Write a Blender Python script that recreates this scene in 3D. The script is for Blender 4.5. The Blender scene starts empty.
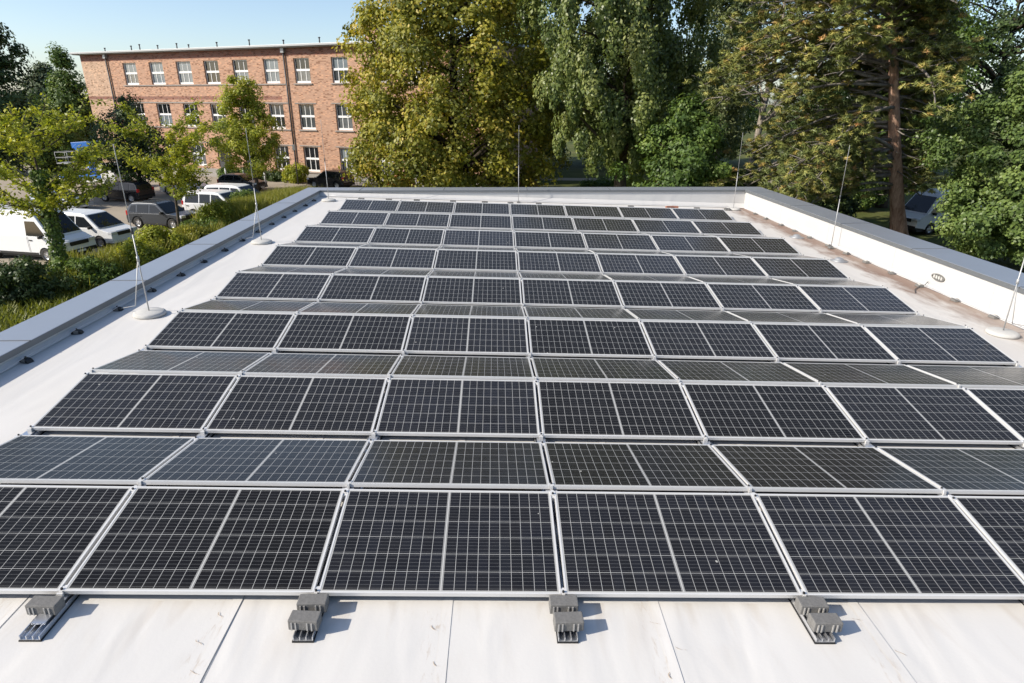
import bpy, bmesh, math, random
import numpy as np
from mathutils import Vector, Matrix, Euler
R = math.radians
S = bpy.context.scene
COL = S.collection

# ------------------------------------------------------------------ camera
SLOPE = R(1.7)                       # the roof falls 1.7 degrees towards its right-hand gutter
TR = Matrix.Rotation(SLOPE, 4, 'Y')  # roof frame -> world
cam_d = bpy.data.cameras.new('camera')
cam = bpy.data.objects.new('camera', cam_d); COL.objects.link(cam)
def cam_axes(yaw, pitch, roll):
    cy, sy, cp, sp = math.cos(yaw), math.sin(yaw), math.cos(pitch), math.sin(pitch)
    f = Vector((sy*cp, cy*cp, sp)); r = Vector((cy, -sy, 0)); u = r.cross(f)
    c, s = math.cos(roll), math.sin(roll)
    return r*c+u*s, u*c-r*s, f
_r, _u, _f = cam_axes(0.0382, -0.3651, 0.0335)
_m = Matrix((( _r.x, _u.x, -_f.x, -0.5675), (_r.y, _u.y, -_f.y, -3.5722), (_r.z, _u.z, -_f.z, 3.4022), (0, 0, 0, 1)))
cam.matrix_world = TR @ _m
cam_d.sensor_width = 36.0
cam_d.lens = 36.0*629.9/1024
cam_d.clip_start = 0.05; cam_d.clip_end = 3000
S.camera = cam

# ------------------------------------------------------------------ sky, sun, exposure
SUN_DIR = Vector((1.47, 0.46, -1.045)).normalized()
world = bpy.data.worlds.new('World'); S.world = world; world.use_nodes = True
wn = world.node_tree.nodes; wl = world.node_tree.links
sky = wn.new('ShaderNodeTexSky'); sky.sky_type = 'NISHITA'; sky.sun_disc = False
sky.sun_elevation = math.asin(-SUN_DIR.z)
sky.sun_rotation = math.atan2(-SUN_DIR.x, -SUN_DIR.y) % (2*math.pi)
sky.altitude = 300; sky.air_density = 0.85; sky.dust_density = 1.2; sky.ozone_density = 1.1
wl.new(sky.outputs[0], wn['Background'].inputs[0]); wn['Background'].inputs[1].default_value = 0.145
sun_d = bpy.data.lights.new('sun', 'SUN'); sun_d.energy = 4.7; sun_d.angle = R(0.5); sun_d.color = (1.0, 0.92, 0.80)
sun = bpy.data.objects.new('sun', sun_d); COL.objects.link(sun)
sun.rotation_euler = SUN_DIR.to_track_quat('-Z', 'Y').to_euler(); sun.location = (-20, -5, 40)
S.view_settings.view_transform = 'Standard'; S.view_settings.look = 'None'
S.view_settings.exposure = 0.36; S.view_settings.gamma = 1.0; S.view_settings.use_curve_mapping = False
S.render.engine = 'CYCLES'
S.cycles.use_denoising = True
S.cycles.max_bounces = 6; S.cycles.diffuse_bounces = 3; S.cycles.glossy_bounces = 3
S.cycles.transmission_bounces = 3; S.cycles.transparent_max_bounces = 4
S.cycles.caustics_reflective = False; S.cycles.caustics_refractive = False

GZ = -4.6                            # ground level, the roof surface is about z = 0

# ------------------------------------------------------------------ materials
class NT:
    def __init__(s, name):
        s.m = bpy.data.materials.new(name); s.m.use_nodes = True
        s.n = s.m.node_tree.nodes; s.l = s.m.node_tree.links
        s.b = s.n['Principled BSDF']; s.out = s.n['Material Output']
    def node(s, t, **kw):
        n = s.n.new('ShaderNode'+t)
        for k, v in kw.items(): setattr(n, k, v)
        return n
    def link(s, a, b): s.l.new(a, b)
    def put(s, sock, v):
        if hasattr(v, 'links'): s.l.new(v, sock)
        else: sock.default_value = v
    def math(s, op, a, b=None, c=None, clamp=False):
        n = s.node('Math', operation=op); n.use_clamp = clamp
        s.put(n.inputs[0], a)
        if b is not None: s.put(n.inputs[1], b)
        if c is not None: s.put(n.inputs[2], c)
        return n.outputs[0]
    def coord(s, kind='Object'): return s.node('TexCoord').outputs[kind]
    def xyz(s, v):
        n = s.node('SeparateXYZ'); s.link(v, n.inputs[0]); return n.outputs
    def mapping(s, v, scale=(1, 1, 1), loc=(0, 0, 0)):
        n = s.node('Mapping'); s.link(v, n.inputs[0]); n.inputs['Scale'].default_value = scale; n.inputs['Location'].default_value = loc
        return n.outputs[0]
    def noise(s, v, scale, detail=4, rough=0.55, dist=0):
        n = s.node('TexNoise'); s.link(v, n.inputs['Vector']); n.inputs['Scale'].default_value = scale
        n.inputs['Detail'].default_value = detail; n.inputs['Roughness'].default_value = rough; n.inputs['Distortion'].default_value = dist
        return n.outputs[0]
    def ramp(s, f, stops, interp='LINEAR'):
        n = s.node('ValToRGB'); s.put(n.inputs[0], f); e = n.color_ramp.elements; n.color_ramp.interpolation = interp
        while len(e) < len(stops): e.new(0.5)
        for el, (p, c) in zip(e, stops):
            el.position = p; el.color = (*c, 1) if len(c) == 3 else c
        return n.outputs[0]
    def mixc(s, f, a, b, mode='MIX'):
        n = s.node('Mix', data_type='RGBA', blend_type=mode)
        s.put(n.inputs[0], f); 
        for i, v in ((6, a), (7, b)):
            if hasattr(v, 'links'): s.link(v, n.inputs[i])
            else: n.inputs[i].default_value = (*v, 1)
        return n.outputs[2]
    def bump(s, h, strength=0.3, dist=0.01):
        n = s.node('Bump'); n.inputs['Strength'].default_value = strength; n.inputs['Distance'].default_value = dist
        s.link(h, n.inputs['Height']); s.link(n.outputs[0], s.b.inputs['Normal'])
    def set(s, **kw):
        names = dict(col='Base Color', rough='Roughness', metal='Metallic', spec='Specular IOR Level', alpha='Alpha', coat='Coat Weight')
        for k, v in kw.items():
            i = s.b.inputs[names[k]]
            if hasattr(v, 'links'): s.link(v, i)
            elif k == 'col': i.default_value = (*v, 1)
            else: i.default_value = v
        return s

def plain(name, col, rough=0.5, metal=0.0, var=0.12, scale=8.0, bump=0.0, spec=0.5):
    t = NT(name)
    n = t.noise(t.coord(), scale, 5)
    c = t.mixc(n, tuple(max(0, x*(1-var)) for x in col), tuple(min(1, x*(1+var)) for x in col))
    t.set(col=c, rough=rough, metal=metal, spec=spec)
    if bump: t.bump(t.noise(t.coord(), scale*6, 4), bump, 0.004)
    return t.m

def leaf_material(name, stops, trans=0.3, rough=0.5, tcol=(1.25, 1.25, 0.55)):
    t = NT(name)
    a = t.node('Attribute'); a.attribute_name = 'tint'
    c = t.ramp(a.outputs['Fac'], stops)
    t.set(col=c, rough=rough, spec=0.35)
    tr = t.node('BsdfTranslucent')
    cc = t.mixc(1.0, c, tcol, 'MULTIPLY'); t.link(cc, tr.inputs[0])
    mx = t.node('MixShader'); mx.inputs[0].default_value = trans
    t.link(t.b.outputs[0], mx.inputs[1]); t.link(tr.outputs[0], mx.inputs[2]); t.link(mx.outputs[0], t.out.inputs[0])
    return t.m

# photovoltaic glass: 2 halves x 10 columns x 6 rows of half-cut cells, busbars along the length
PL, PWD, PH = 1.735, 1.0448, 0.035       # panel length, width, frame height
def pv_glass():
    t = NT('photovoltaic glass')
    co_ = t.coord(); x, y, z = t.xyz(co_)[0:3]
    ax = t.math('ABSOLUTE', x)
    cu = (PL/2-0.024-0.011)/10; cv = (PWD-0.048)/6
    u = t.math('DIVIDE', t.math('SUBTRACT', ax, 0.011), cu)
    v = t.math('DIVIDE', t.math('SUBTRACT', y, 0.024), cv)
    def line(q, w):      # 1 where q is within w of a whole number
        f = t.math('FRACT', t.math('ADD', q, 0.5)); d = t.math('ABSOLUTE', t.math('SUBTRACT', f, 0.5))
        return t.math('LESS_THAN', d, w)
    gu = line(u, 0.0016/cu); gv = line(v, 0.0017/cv)
    mid = t.math('LESS_THAN', ax, 0.0062)
    outer = t.math('GREATER_THAN', ax, PL/2-0.0215)
    edge = t.math('MAXIMUM', t.math('LESS_THAN', y, 0.0215), t.math('GREATER_THAN', y, PWD-0.0215))
    grid = t.math('MAXIMUM', t.math('MAXIMUM', gu, gv), t.math('MAXIMUM', mid, t.math('MAXIMUM', outer, edge)))
    bus = line(t.math('MULTIPLY_ADD', v, 5.0, 0.5), 0.0006/(cv/5))
    oi = t.node('ObjectInfo')
    cell = t.ramp(oi.outputs['Random'], [(0, (0.0055, 0.0055, 0.006)), (0.55, (0.006, 0.0065, 0.0085)), (1, (0.007, 0.009, 0.015))])
    # faint cell to cell difference
    wn_ = t.node('TexWhiteNoise', noise_dimensions='3D')
    cv3 = t.node('CombineXYZ'); t.link(t.math('FLOOR', t.math('DIVIDE', x, cu)), cv3.inputs[0]); t.link(t.math('FLOOR', v), cv3.inputs[1]); t.link(oi.outputs['Random'], cv3.inputs[2])
    t.link(cv3.outputs[0], wn_.inputs['Vector'])
    k = t.math('MULTIPLY_ADD', wn_.outputs['Value'], 0.5, 0.75)
    cell = t.mixc(1.0, cell, t.node('CombineColor').outputs[0], 'MULTIPLY') if False else cell
    kk = t.node('CombineXYZ'); [t.link(k, kk.inputs[i]) for i in range(3)]
    cell = t.mixc(1.0, cell, kk.outputs[0], 'MULTIPLY')
    c = t.mixc(t.math('MULTIPLY', bus, 0.8), cell, (0.27, 0.275, 0.28))
    c = t.mixc(grid, c, (0.45, 0.45, 0.435))
    dust = t.noise(t.mapping(t.coord(), (1.5, 3, 1)), 2.2, 5, 0.6)
    lvl = t.math('MULTIPLY_ADD', oi.outputs['Random'], 0.026, 0.010)
    c = t.mixc(t.math('MULTIPLY', dust, lvl), c, (0.55, 0.5, 0.42))
    # dust washed down against the lower frame, and a few droppings
    low = t.math('MULTIPLY', t.math('SUBTRACT', 0.085, y), 11.0, clamp=True)
    ln_ = t.noise(t.mapping(co_, (9, 2, 1)), 1.5, 4, 0.6)
    c = t.mixc(t.math('MULTIPLY', t.math('MULTIPLY', low, low), t.math('MULTIPLY', ln_, 0.20)), c, (0.40, 0.36, 0.30))
    vo = t.node('TexVoronoi', feature='F1', voronoi_dimensions='3D'); sh = t.node('CombineXYZ'); t.link(x, sh.inputs[0]); t.link(y, sh.inputs[1]); t.link(t.math('MULTIPLY', oi.outputs['Random'], 40.0), sh.inputs[2])
    t.link(sh.outputs[0], vo.inputs['Vector']); vo.inputs['Scale'].default_value = 2.6
    wob = t.noise(co_, 45, 2)
    drop = t.math('LESS_THAN', t.math('MULTIPLY_ADD', wob, 0.05, vo.outputs['Distance']), 0.053)
    c = t.mixc(t.math('MULTIPLY', drop, 0.75), c, (0.55, 0.54, 0.50))
    t.set(col=c, rough=t.math('MULTIPLY_ADD', dust, 0.16, 0.09), spec=0.12)
    t.b.inputs['Sheen Weight'].default_value = 0.08; t.b.inputs['Sheen Roughness'].default_value = 0.35
    return t.m

def membrane(name, dirt):
    t = NT(name)
    co = t.coord(); x, y, z = t.xyz(co)[0:3]
    big = t.noise(t.mapping(co, (1.0, 0.6, 1)), 1.1, 4, 0.55)
    fine = t.noise(co, 60, 3)
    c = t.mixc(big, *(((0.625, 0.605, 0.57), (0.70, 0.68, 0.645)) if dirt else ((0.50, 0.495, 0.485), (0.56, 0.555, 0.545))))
    c = t.mixc(t.math('MULTIPLY', fine, 0.10), c, (0.58, 0.575, 0.56))
    if dirt:
        # brown silt dried out along the gutter at the right-hand wall
        ed = t.noise(t.mapping(co, (1.6, 0.55, 1)), 2.0, 6, 0.65, 0.4)
        band = t.math('SUBTRACT', x, t.math('MULTIPLY_ADD', ed, -1.5, 8.52))
        band = t.math('MULTIPLY', band, 1.7, clamp=True)
        band = t.math('MULTIPLY', band, t.math('MULTIPLY', t.math('SUBTRACT', y, 3.0), 0.18, clamp=True))
        tex = t.noise(t.mapping(co, (3.5, 1.2, 1)), 3.0, 6, 0.7)
        silt = t.mixc(tex, (0.105, 0.040, 0.024), (0.215, 0.108, 0.070))
        fac = t.math('MULTIPLY', band, t.math('MULTIPLY_ADD', tex, 0.9, 0.62), clamp=True)
        c = t.mixc(fac, c, silt)
        # greyish film further in
        film = t.math('MULTIPLY', t.math('SUBTRACT', x, 6.6), 0.35, clamp=True)
        c = t.mixc(t.math('MULTIPLY', film, t.math('MULTIPLY', big, 0.9)), c, (0.47, 0.41, 0.34))
        # runs of dust along the welded seams (every 1.5 m)
        s = t.math('FRACT', t.math('DIVIDE', t.math('ADD', x, 2.3), 1.5))
        near = t.math('MULTIPLY', t.math('SUBTRACT', 1.0, t.math('MULTIPLY', t.math('ABSOLUTE', t.math('SUBTRACT', s, 0.93)), 14.0)), 1.0, clamp=True)
        sp = t.noise(t.mapping(co, (9, 2.2, 1)), 3.0, 5, 0.7, 0.6)
        sp = t.math('MULTIPLY', t.math('SUBTRACT', sp, 0.54), 6.0, clamp=True)
        c = t.mixc(t.math('MULTIPLY', t.math('MULTIPLY', near, sp), 0.7), c, (0.43, 0.34, 0.25))
        # dirt washed off the front panels
        dx = t.noise(t.mapping(co, (3.0, 0.55, 1)), 2.0, 3, 0.5, 0.5)
        dy = t.math('MULTIPLY', t.math('LESS_THAN', y, 0.02), t.math('MULTIPLY_ADD', y, 1.5, 1.0, clamp=True))
        c = t.mixc(t.math('MULTIPLY', t.math('MULTIPLY', t.math('SUBTRACT', dx, 0.52), 4.0, clamp=True), t.math('MULTIPLY', dy, 0.45)), c, (0.42, 0.35, 0.27))
        smear = t.noise(t.mapping(co, (2.2, 0.45, 1)), 1.6, 3, 0.5, 0.4)
        smear = t.math('MULTIPLY', t.math('SUBTRACT', smear, 0.52), 2.0, clamp=True)
        c = t.mixc(t.math('MULTIPLY', smear, 0.13), c, (0.60, 0.56, 0.50))
    t.set(col=c, rough=0.55, spec=0.3)
    w = t.noise(t.mapping(co, (1.3, 0.34, 1.3)), 1.5, 2, 0.4, 0.8)
    w2 = t.noise(co, 35, 3)
    h = t.math('MULTIPLY_ADD', w2, 0.03, w)
    t.bump(h, 0.42, 0.05)
    return t.m

def brick(name, base, dark):
    t = NT(name)
    co = t.coord(); x, y, z = t.xyz(co)[0:3]
    cx = t.node('CombineXYZ'); t.link(t.math('ADD', x, y), cx.inputs[0]); t.link(z, cx.inputs[1])
    b = t.node('TexBrick'); t.link(cx.outputs[0], b.inputs['Vector'])
    b.inputs['Scale'].default_value = 1.0; b.inputs['Brick Width'].default_value = 0.26; b.inputs['Row Height'].default_value = 0.09
    b.inputs['Mortar Size'].default_value = 0.010; b.inputs['Mortar'].default_value = (0.42, 0.37, 0.33, 1)
    b.inputs['Color1'].default_value = (*base, 1); b.inputs['Color2'].default_value = (*dark, 1); b.inputs['Bias'].default_value = -0.25
    n = t.noise(co, 0.5, 6, 0.65)
    c = b.outputs['Color']
    fl = t.node('TexWhiteNoise', noise_dimensions='2D'); sn = t.node('VectorMath', operation='SNAP'); t.link(cx.outputs[0], sn.inputs[0]); sn.inputs[1].default_value = (0.26, 0.09, 1)
    t.link(sn.outputs[0], fl.inputs['Vector'])
    c = t.mixc(t.math('MULTIPLY', t.math('GREATER_THAN', fl.outputs['Value'], 0.86), 0.75), c, tuple(k*0.42 for k in dark))
    c = t.mixc(t.math('MULTIPLY', t.math('LESS_THAN', fl.outputs['Value'], 0.16), 0.6), c, tuple(min(1, k*1.45) for k in base))
    c = t.mixc(t.math('MULTIPLY', n, 0.45), c, tuple(k*0.72 for k in base))
    st = t.noise(t.mapping(co, (1.5, 1.5, 4)), 1.2, 5, 0.7)
    c = t.mixc(t.math('MULTIPLY', t.math('SUBTRACT', st, 0.58), 3.5, clamp=True), c, (0.22, 0.12, 0.085))
    t.set(col=c, rough=0.85, spec=0.2)
    return t.m

def grass_ground():
    t = NT('mown grass')
    co = t.coord()
    a = t.noise(co, 0.22, 6, 0.6); b = t.noise(co, 7.0, 4, 0.7)
    c = t.ramp(a, [(0.3, (0.055, 0.075, 0.018)), (0.5, (0.10, 0.115, 0.03)), (0.68, (0.17, 0.155, 0.06))])
    c = t.mixc(t.math('MULTIPLY', b, 0.6), c, (0.05, 0.06, 0.018))
    t.set(col=c, rough=0.9, spec=0.15); t.bump(b, 0.6, 0.05)
    return t.m

def asphalt(name, c0, c1):
    t = NT(name); co = t.coord()
    a = t.noise(co, 0.35, 6, 0.6); b = t.noise(co, 25, 3)
    c = t.mixc(a, c0, c1); c = t.mixc(t.math('MULTIPLY', b, 0.35), c, tuple(k*0.6 for k in c0))
    t.set(col=c, rough=0.9, spec=0.25); return t.m

def bark(name, c0, c1, sc=3.0):
    t = NT(name); co = t.coord()
    n = t.noise(t.mapping(co, (sc, sc, sc*0.3)), 2.2, 6, 0.7, 0.5)
    c = t.ramp(n, [(0.35, c0), (0.65, c1)])
    t.set(col=c, rough=0.9, spec=0.15); t.bump(n, 0.8, 0.05); return t.m

M = {}
M['pv'] = pv_glass()
M['frame'] = plain('anodised frame', (0.68, 0.675, 0.66), 0.42, 0.15, 0.06, 5)
M['back'] = plain('white backsheet', (0.7, 0.7, 0.7), 0.6)
M['alu'] = plain('mill aluminium', (0.72, 0.73, 0.75), 0.28, 0.85, 0.08, 12)
M['rubber'] = plain('black rubber', (0.012, 0.012, 0.013), 0.8)
M['paver'] = plain('grey concrete paver', (0.165, 0.16, 0.152), 0.9, 0, 0.4, 45, 0.6)
M['nib'] = plain('pale spacer nib', (0.36, 0.35, 0.335), 0.9, 0, 0.25, 40)
M['disc'] = plain('pale concrete foot', (0.52, 0.51, 0.48), 0.9, 0, 0.18, 14, 0.3)
M['rod'] = plain('aluminium rod', (0.44, 0.44, 0.435), 0.4, 0.3, 0.05)
M['black'] = plain('black plastic', (0.010, 0.010, 0.011), 0.6)
M['greyplastic'] = plain('grey plastic', (0.17, 0.165, 0.155), 0.7, 0, 0.3, 20)
M['wire'] = plain('aluminium wire', (0.55, 0.56, 0.58), 0.4, 0.7)
M['roof'] = membrane('white roof membrane', True)
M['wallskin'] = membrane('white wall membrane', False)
M['coping'] = plain('grey coping sheet', (0.50, 0.515, 0.535), 0.4, 0.7, 0.07, 1.5)
M['seal'] = plain('grey seam sealant', (0.24, 0.235, 0.225), 0.8, 0, 0.6, 3)
M['joint'] = plain('coping joint', (0.13, 0.135, 0.14), 0.6)
M['fascia'] = plain('dark drip edge', (0.16, 0.17, 0.18), 0.5, 0.3)
M['render'] = plain('pale render', (0.55, 0.53, 0.48), 0.9)
M['brick'] = brick('orange brick', (0.50, 0.284, 0.18), (0.39, 0.195, 0.118))
M['brickpale'] = brick('pale orange brick', (0.55, 0.36, 0.24), (0.46, 0.28, 0.175))
M['brickred_eaveshade'] = brick('dark red brick and eave shade', (0.25, 0.095, 0.06), (0.19, 0.07, 0.045))
M['stone'] = plain('grey stone', (0.30, 0.28, 0.26), 0.9, 0, 0.2, 3)
M['zinc'] = plain('zinc sheet', (0.36, 0.37, 0.38), 0.5, 0.4)
M['white'] = plain('white paint', (0.78, 0.78, 0.77), 0.45, 0, 0.04)
M['darkmetal'] = plain('dark grey metal', (0.07, 0.072, 0.075), 0.5, 0.4)
M['pane'] = plain('dark window glass', (0.012, 0.014, 0.016), 0.04, 0, 0.1, 1, 0, 0.6)
M['pane_grey'] = plain('greyish window glass', (0.055, 0.062, 0.068), 0.06, 0, 0.5, 1.5, 0, 0.6)
M['curtain'] = plain('grey curtain behind glass', (0.12, 0.13, 0.135), 0.1, 0, 0.6, 3.0, 0, 0.6)
M['blind'] = plain('pale blind behind glass', (0.17, 0.20, 0.22), 0.12, 0, 0.25, 1.2, 0, 0.5)
M['grass'] = grass_ground()
M['lot'] = asphalt('dusty parking asphalt', (0.30, 0.255, 0.20), (0.44, 0.38, 0.30))
M['path'] = asphalt('sandy path', (0.33, 0.28, 0.21), (0.42, 0.36, 0.27))
M['pavement'] = asphalt('pale pavement', (0.34, 0.32, 0.29), (0.42, 0.40, 0.36))
M['kerb'] = plain('kerb stone', (0.36, 0.35, 0.33), 0.9)
M['carwhite'] = plain('white car paint', (0.74, 0.75, 0.76), 0.22, 0, 0.02, 2, 0, 0.6)
M['cargrey'] = plain('dark grey car paint', (0.055, 0.062, 0.072), 0.22, 0.35, 0.05, 2, 0, 0.6)
M['carblack'] = plain('black car paint', (0.012, 0.012, 0.014), 0.2, 0, 0.05, 2, 0, 0.6)
M['carblue'] = plain('pale silver blue car paint', (0.42, 0.47, 0.53), 0.25, 0.4, 0.05, 2, 0, 0.6)
M['carglass'] = plain('car glass', (0.010, 0.012, 0.014), 0.05, 0, 0.05, 1, 0, 0.4)
M['tyre'] = plain('tyre rubber', (0.014, 0.014, 0.014), 0.85)
M['rim'] = plain('wheel rim', (0.42, 0.42, 0.43), 0.35, 0.7)
M['lampglass'] = plain('headlamp glass', (0.62, 0.63, 0.65), 0.12, 0.2)
M['redlamp'] = plain('tail lamp', (0.42, 0.012, 0.012), 0.2)
M['liftblue'] = plain('blue lift paint', (0.025, 0.16, 0.55), 0.35, 0, 0.06)
M['bark'] = bark('grey brown bark', (0.045, 0.035, 0.027), (0.13, 0.105, 0.08))
M['barkdark'] = bark('dark bark', (0.022, 0.018, 0.014), (0.07, 0.057, 0.045))
M['barkpale'] = bark('pale bark', (0.20, 0.17, 0.14), (0.42, 0.37, 0.31))
M['barkpine'] = bark('orange pine bark', (0.20, 0.11, 0.075), (0.52, 0.34, 0.25), 2.0)
M['twig'] = bark('grey pine branch', (0.13, 0.115, 0.10), (0.30, 0.27, 0.24))
M['l_linden'] = leaf_material('linden leaves', [(0, (0.1, 0.115, 0.018)), (0.4, (0.235, 0.24, 0.034)), (0.75, (0.37, 0.335, 0.05)), (1, (0.48, 0.37, 0.065))])
M['l_beech'] = leaf_material('weeping tree leaves', [(0, (0.0598, 0.0878, 0.025)), (0.5, (0.1375, 0.181, 0.0485)), (1, (0.2508, 0.2743, 0.0835))], 0.25, 0.4)
M['l_young'] = leaf_material('yellow green leaves', [(0, (0.1587, 0.196, 0.0253)), (0.5, (0.3174, 0.3542, 0.0437)), (1, (0.4761, 0.4554, 0.0633))], 0.38)
M['l_green'] = leaf_material('green leaves', [(0, (0.0543, 0.0961, 0.0248)), (0.5, (0.1116, 0.1783, 0.0372)), (1, (0.1938, 0.2558, 0.0558))], 0.28)
M['l_dark'] = leaf_material('dark green leaves', [(0, (0.024, 0.0416, 0.016)), (0.5, (0.0512, 0.0832, 0.0256)), (1, (0.104, 0.152, 0.0448))], 0.22)
M['l_maple'] = leaf_material('maple leaves', [(0, (0.0595, 0.0962, 0.0284)), (0.5, (0.1205, 0.1795, 0.0482)), (1, (0.2126, 0.2758, 0.078))], 0.26, 0.42)
M['l_pale'] = leaf_material('grey green leaves', [(0, (0.0825, 0.1125, 0.0525)), (0.5, (0.165, 0.2025, 0.09)), (1, (0.2625, 0.285, 0.135))], 0.25)
M['l_pine'] = leaf_material('pine needles', [(0, (0.085, 0.11, 0.036)), (0.42, (0.225, 0.25, 0.068)), (0.7, (0.39, 0.345, 0.095)), (0.88, (0.55, 0.35, 0.135)), (1, (0.62, 0.33, 0.145))], 0.12, 0.5)
M['l_hazy'] = leaf_material('dull green leaves', [(0, (0.078, 0.1105, 0.0585)), (1, (0.156, 0.195, 0.104))], 0.2)
M['l_yellow'] = leaf_material('yellow shrub leaves', [(0, (0.12, 0.15, 0.02)), (1, (0.32, 0.30, 0.04))], 0.35)
M['l_orange'] = leaf_material('orange blooms', [(0, (0.12, 0.10, 0.02)), (0.5, (0.45, 0.14, 0.02)), (1, (0.60, 0.22, 0.03))], 0.3)
M['l_grass'] = leaf_material('tall grass blades', [(0, (0.1326, 0.157, 0.026)), (0.6, (0.2652, 0.2766, 0.052)), (1, (0.4212, 0.3588, 0.0975))], 0.35)

# ------------------------------------------------------------------ mesh helpers
class MB:
    def __init__(s): s.v = []; s.f = []; s.mi = []; s.sm = []; s.cur = 0
    def add(s, vs, fs, smooth=False):
        o = len(s.v); s.v += [tuple(v) for v in vs]
        for f in fs: s.f.append(tuple(i+o for i in f)); s.mi.append(s.cur); s.sm.append(smooth)
        return s
    def box(s, x0, x1, y0, y1, z0, z1, mat=None):
        v = [(x, y, z) for z in (z0, z1) for y in (y0, y1) for x in (x0, x1)]
        if mat is not None: v = [mat @ Vector(p) for p in v]
        return s.add(v, [(0, 2, 3, 1), (4, 5, 7, 6), (0, 1, 5, 4), (2, 6, 7, 3), (0, 4, 6, 2), (1, 3, 7, 5)])
    def tube(s, pts, rad, n=8, cap=True):
        pts = [Vector(p) for p in pts]
        if not hasattr(rad, '__len__'): rad = [rad]*len(pts)
        vs = []; a = None
        for i, p in enumerate(pts):
            d = (pts[min(i+1, len(pts)-1)]-pts[max(i-1, 0)]).normalized()
            if a is None:
                a = d.orthogonal().normalized()
            else:
                a = (a-d*a.dot(d))
                a = a.normalized() if a.length > 1e-6 else d.orthogonal().normalized()
            b = d.cross(a)
            for k in range(n):
                t = 2*math.pi*k/n
                vs.append(p+(a*math.cos(t)+b*math.sin(t))*rad[i])
        fs = []
        for i in range(len(pts)-1):
            for k in range(n):
                k2 = (k+1) % n
                fs.append((i*n+k, i*n+k2, (i+1)*n+k2, (i+1)*n+k))
        s.add(vs, fs, True)
        if cap:
            o = len(s.v)-len(vs); m = (len(pts)-1)*n
            s.f.append(tuple(o+k for k in reversed(range(n)))); s.mi.append(s.cur); s.sm.append(False)
            s.f.append(tuple(o+m+k for k in range(n))); s.mi.append(s.cur); s.sm.append(False)
        return s
    def lathe(s, prof, n=24, c=(0, 0, 0), axis='Z'):
        vs = []
        for r, h in prof:
            for k in range(n):
                t = 2*math.pi*k/n
                p = (r*math.cos(t), r*math.sin(t), h)
                if axis == 'Y': p = (p[0], p[2], p[1])
                vs.append((p[0]+c[0], p[1]+c[1], p[2]+c[2]))
        fs = [(i*n+k, i*n+(k+1) % n, (i+1)*n+(k+1) % n, (i+1)*n+k) for i in range(len(prof)-1) for k in range(n)]
        if axis == 'Y': fs = [f[::-1] for f in fs]
        return s.add(vs, fs, True)
    def prism(s, poly, y0, y1, w=None):
        """polygon in x,z pulled along y; w(z) may narrow the half width"""
        n = len(poly)
        a = [(x, y0 if w is None else -w(z), z) for x, z in poly]; b = [(x, y1 if w is None else w(z), z) for x, z in poly]
        fs = [tuple(range(n)), tuple(range(2*n-1, n-1, -1))]+[(i, i+n, (i+1) % n+n, (i+1) % n) for i in range(n)]
        return s.add(a+b, fs)
    def quad(s, *p): return s.add(p, [tuple(range(len(p)))])
    def mesh(s, name, mats):
        me = bpy.data.meshes.new(name); me.from_pydata(s.v, [], s.f)
        for m in (mats if isinstance(mats, (list, tuple)) else [mats]): me.materials.append(m)
        me.polygons.foreach_set('material_index', s.mi); me.polygons.foreach_set('use_smooth', s.sm)
        bm = bmesh.new(); bm.from_mesh(me); bmesh.ops.recalc_face_normals(bm, faces=bm.faces); bm.to_mesh(me); bm.free()
        me.update(); return me

def obj(name, mb, mat=None, parent=None, loc=None, bevel=0, label=None):
    me = mb if isinstance(mb, bpy.types.Mesh) else mb.mesh(name, mat)
    o = bpy.data.objects.new(name, me); COL.objects.link(o)
    if parent: o.parent = parent
    if loc: o.location = loc
    if bevel:
        b = o.modifiers.new('bevel', 'BEVEL'); b.width = bevel; b.segments = 2; b.limit_method = 'ANGLE'
    if label: o['label'] = label
    return o
def tag(o, label=None, cat=None, group=None, kind=None):
    if label: o['label'] = label
    if cat: o['category'] = cat
    if group: o['group'] = group
    if kind: o['kind'] = kind
    return o
def empty(name, mat4=None, label=None, cat=None, group=None):
    o = bpy.data.objects.new(name, None); o.empty_display_size = 0.2; COL.objects.link(o)
    if mat4 is not None: o.matrix_basis = mat4
    return tag(o, label, cat, group)
def copy_tree(o, parent=None):
    c = o.copy(); COL.objects.link(c)
    if parent: c.parent = parent
    for ch in list(o.children): copy_tree(ch, c)
    return c
def on_roof(x, y, z=0.0, rz=0.0): return TR @ Matrix.Translation((x, y, z)) @ Matrix.Rotation(rz, 4, 'Z')
def on_ground(x, y, rz=0.0, z=GZ): return Matrix.Translation((x, y, z)) @ Matrix.Rotation(rz, 4, 'Z')
ORD = 'first second third fourth fifth sixth seventh eighth ninth tenth eleventh twelfth thirteenth fourteenth fifteenth sixteenth'.split()
def structure(name, mb, mat): return tag(obj(name, mb, mat), kind='structure')

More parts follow.
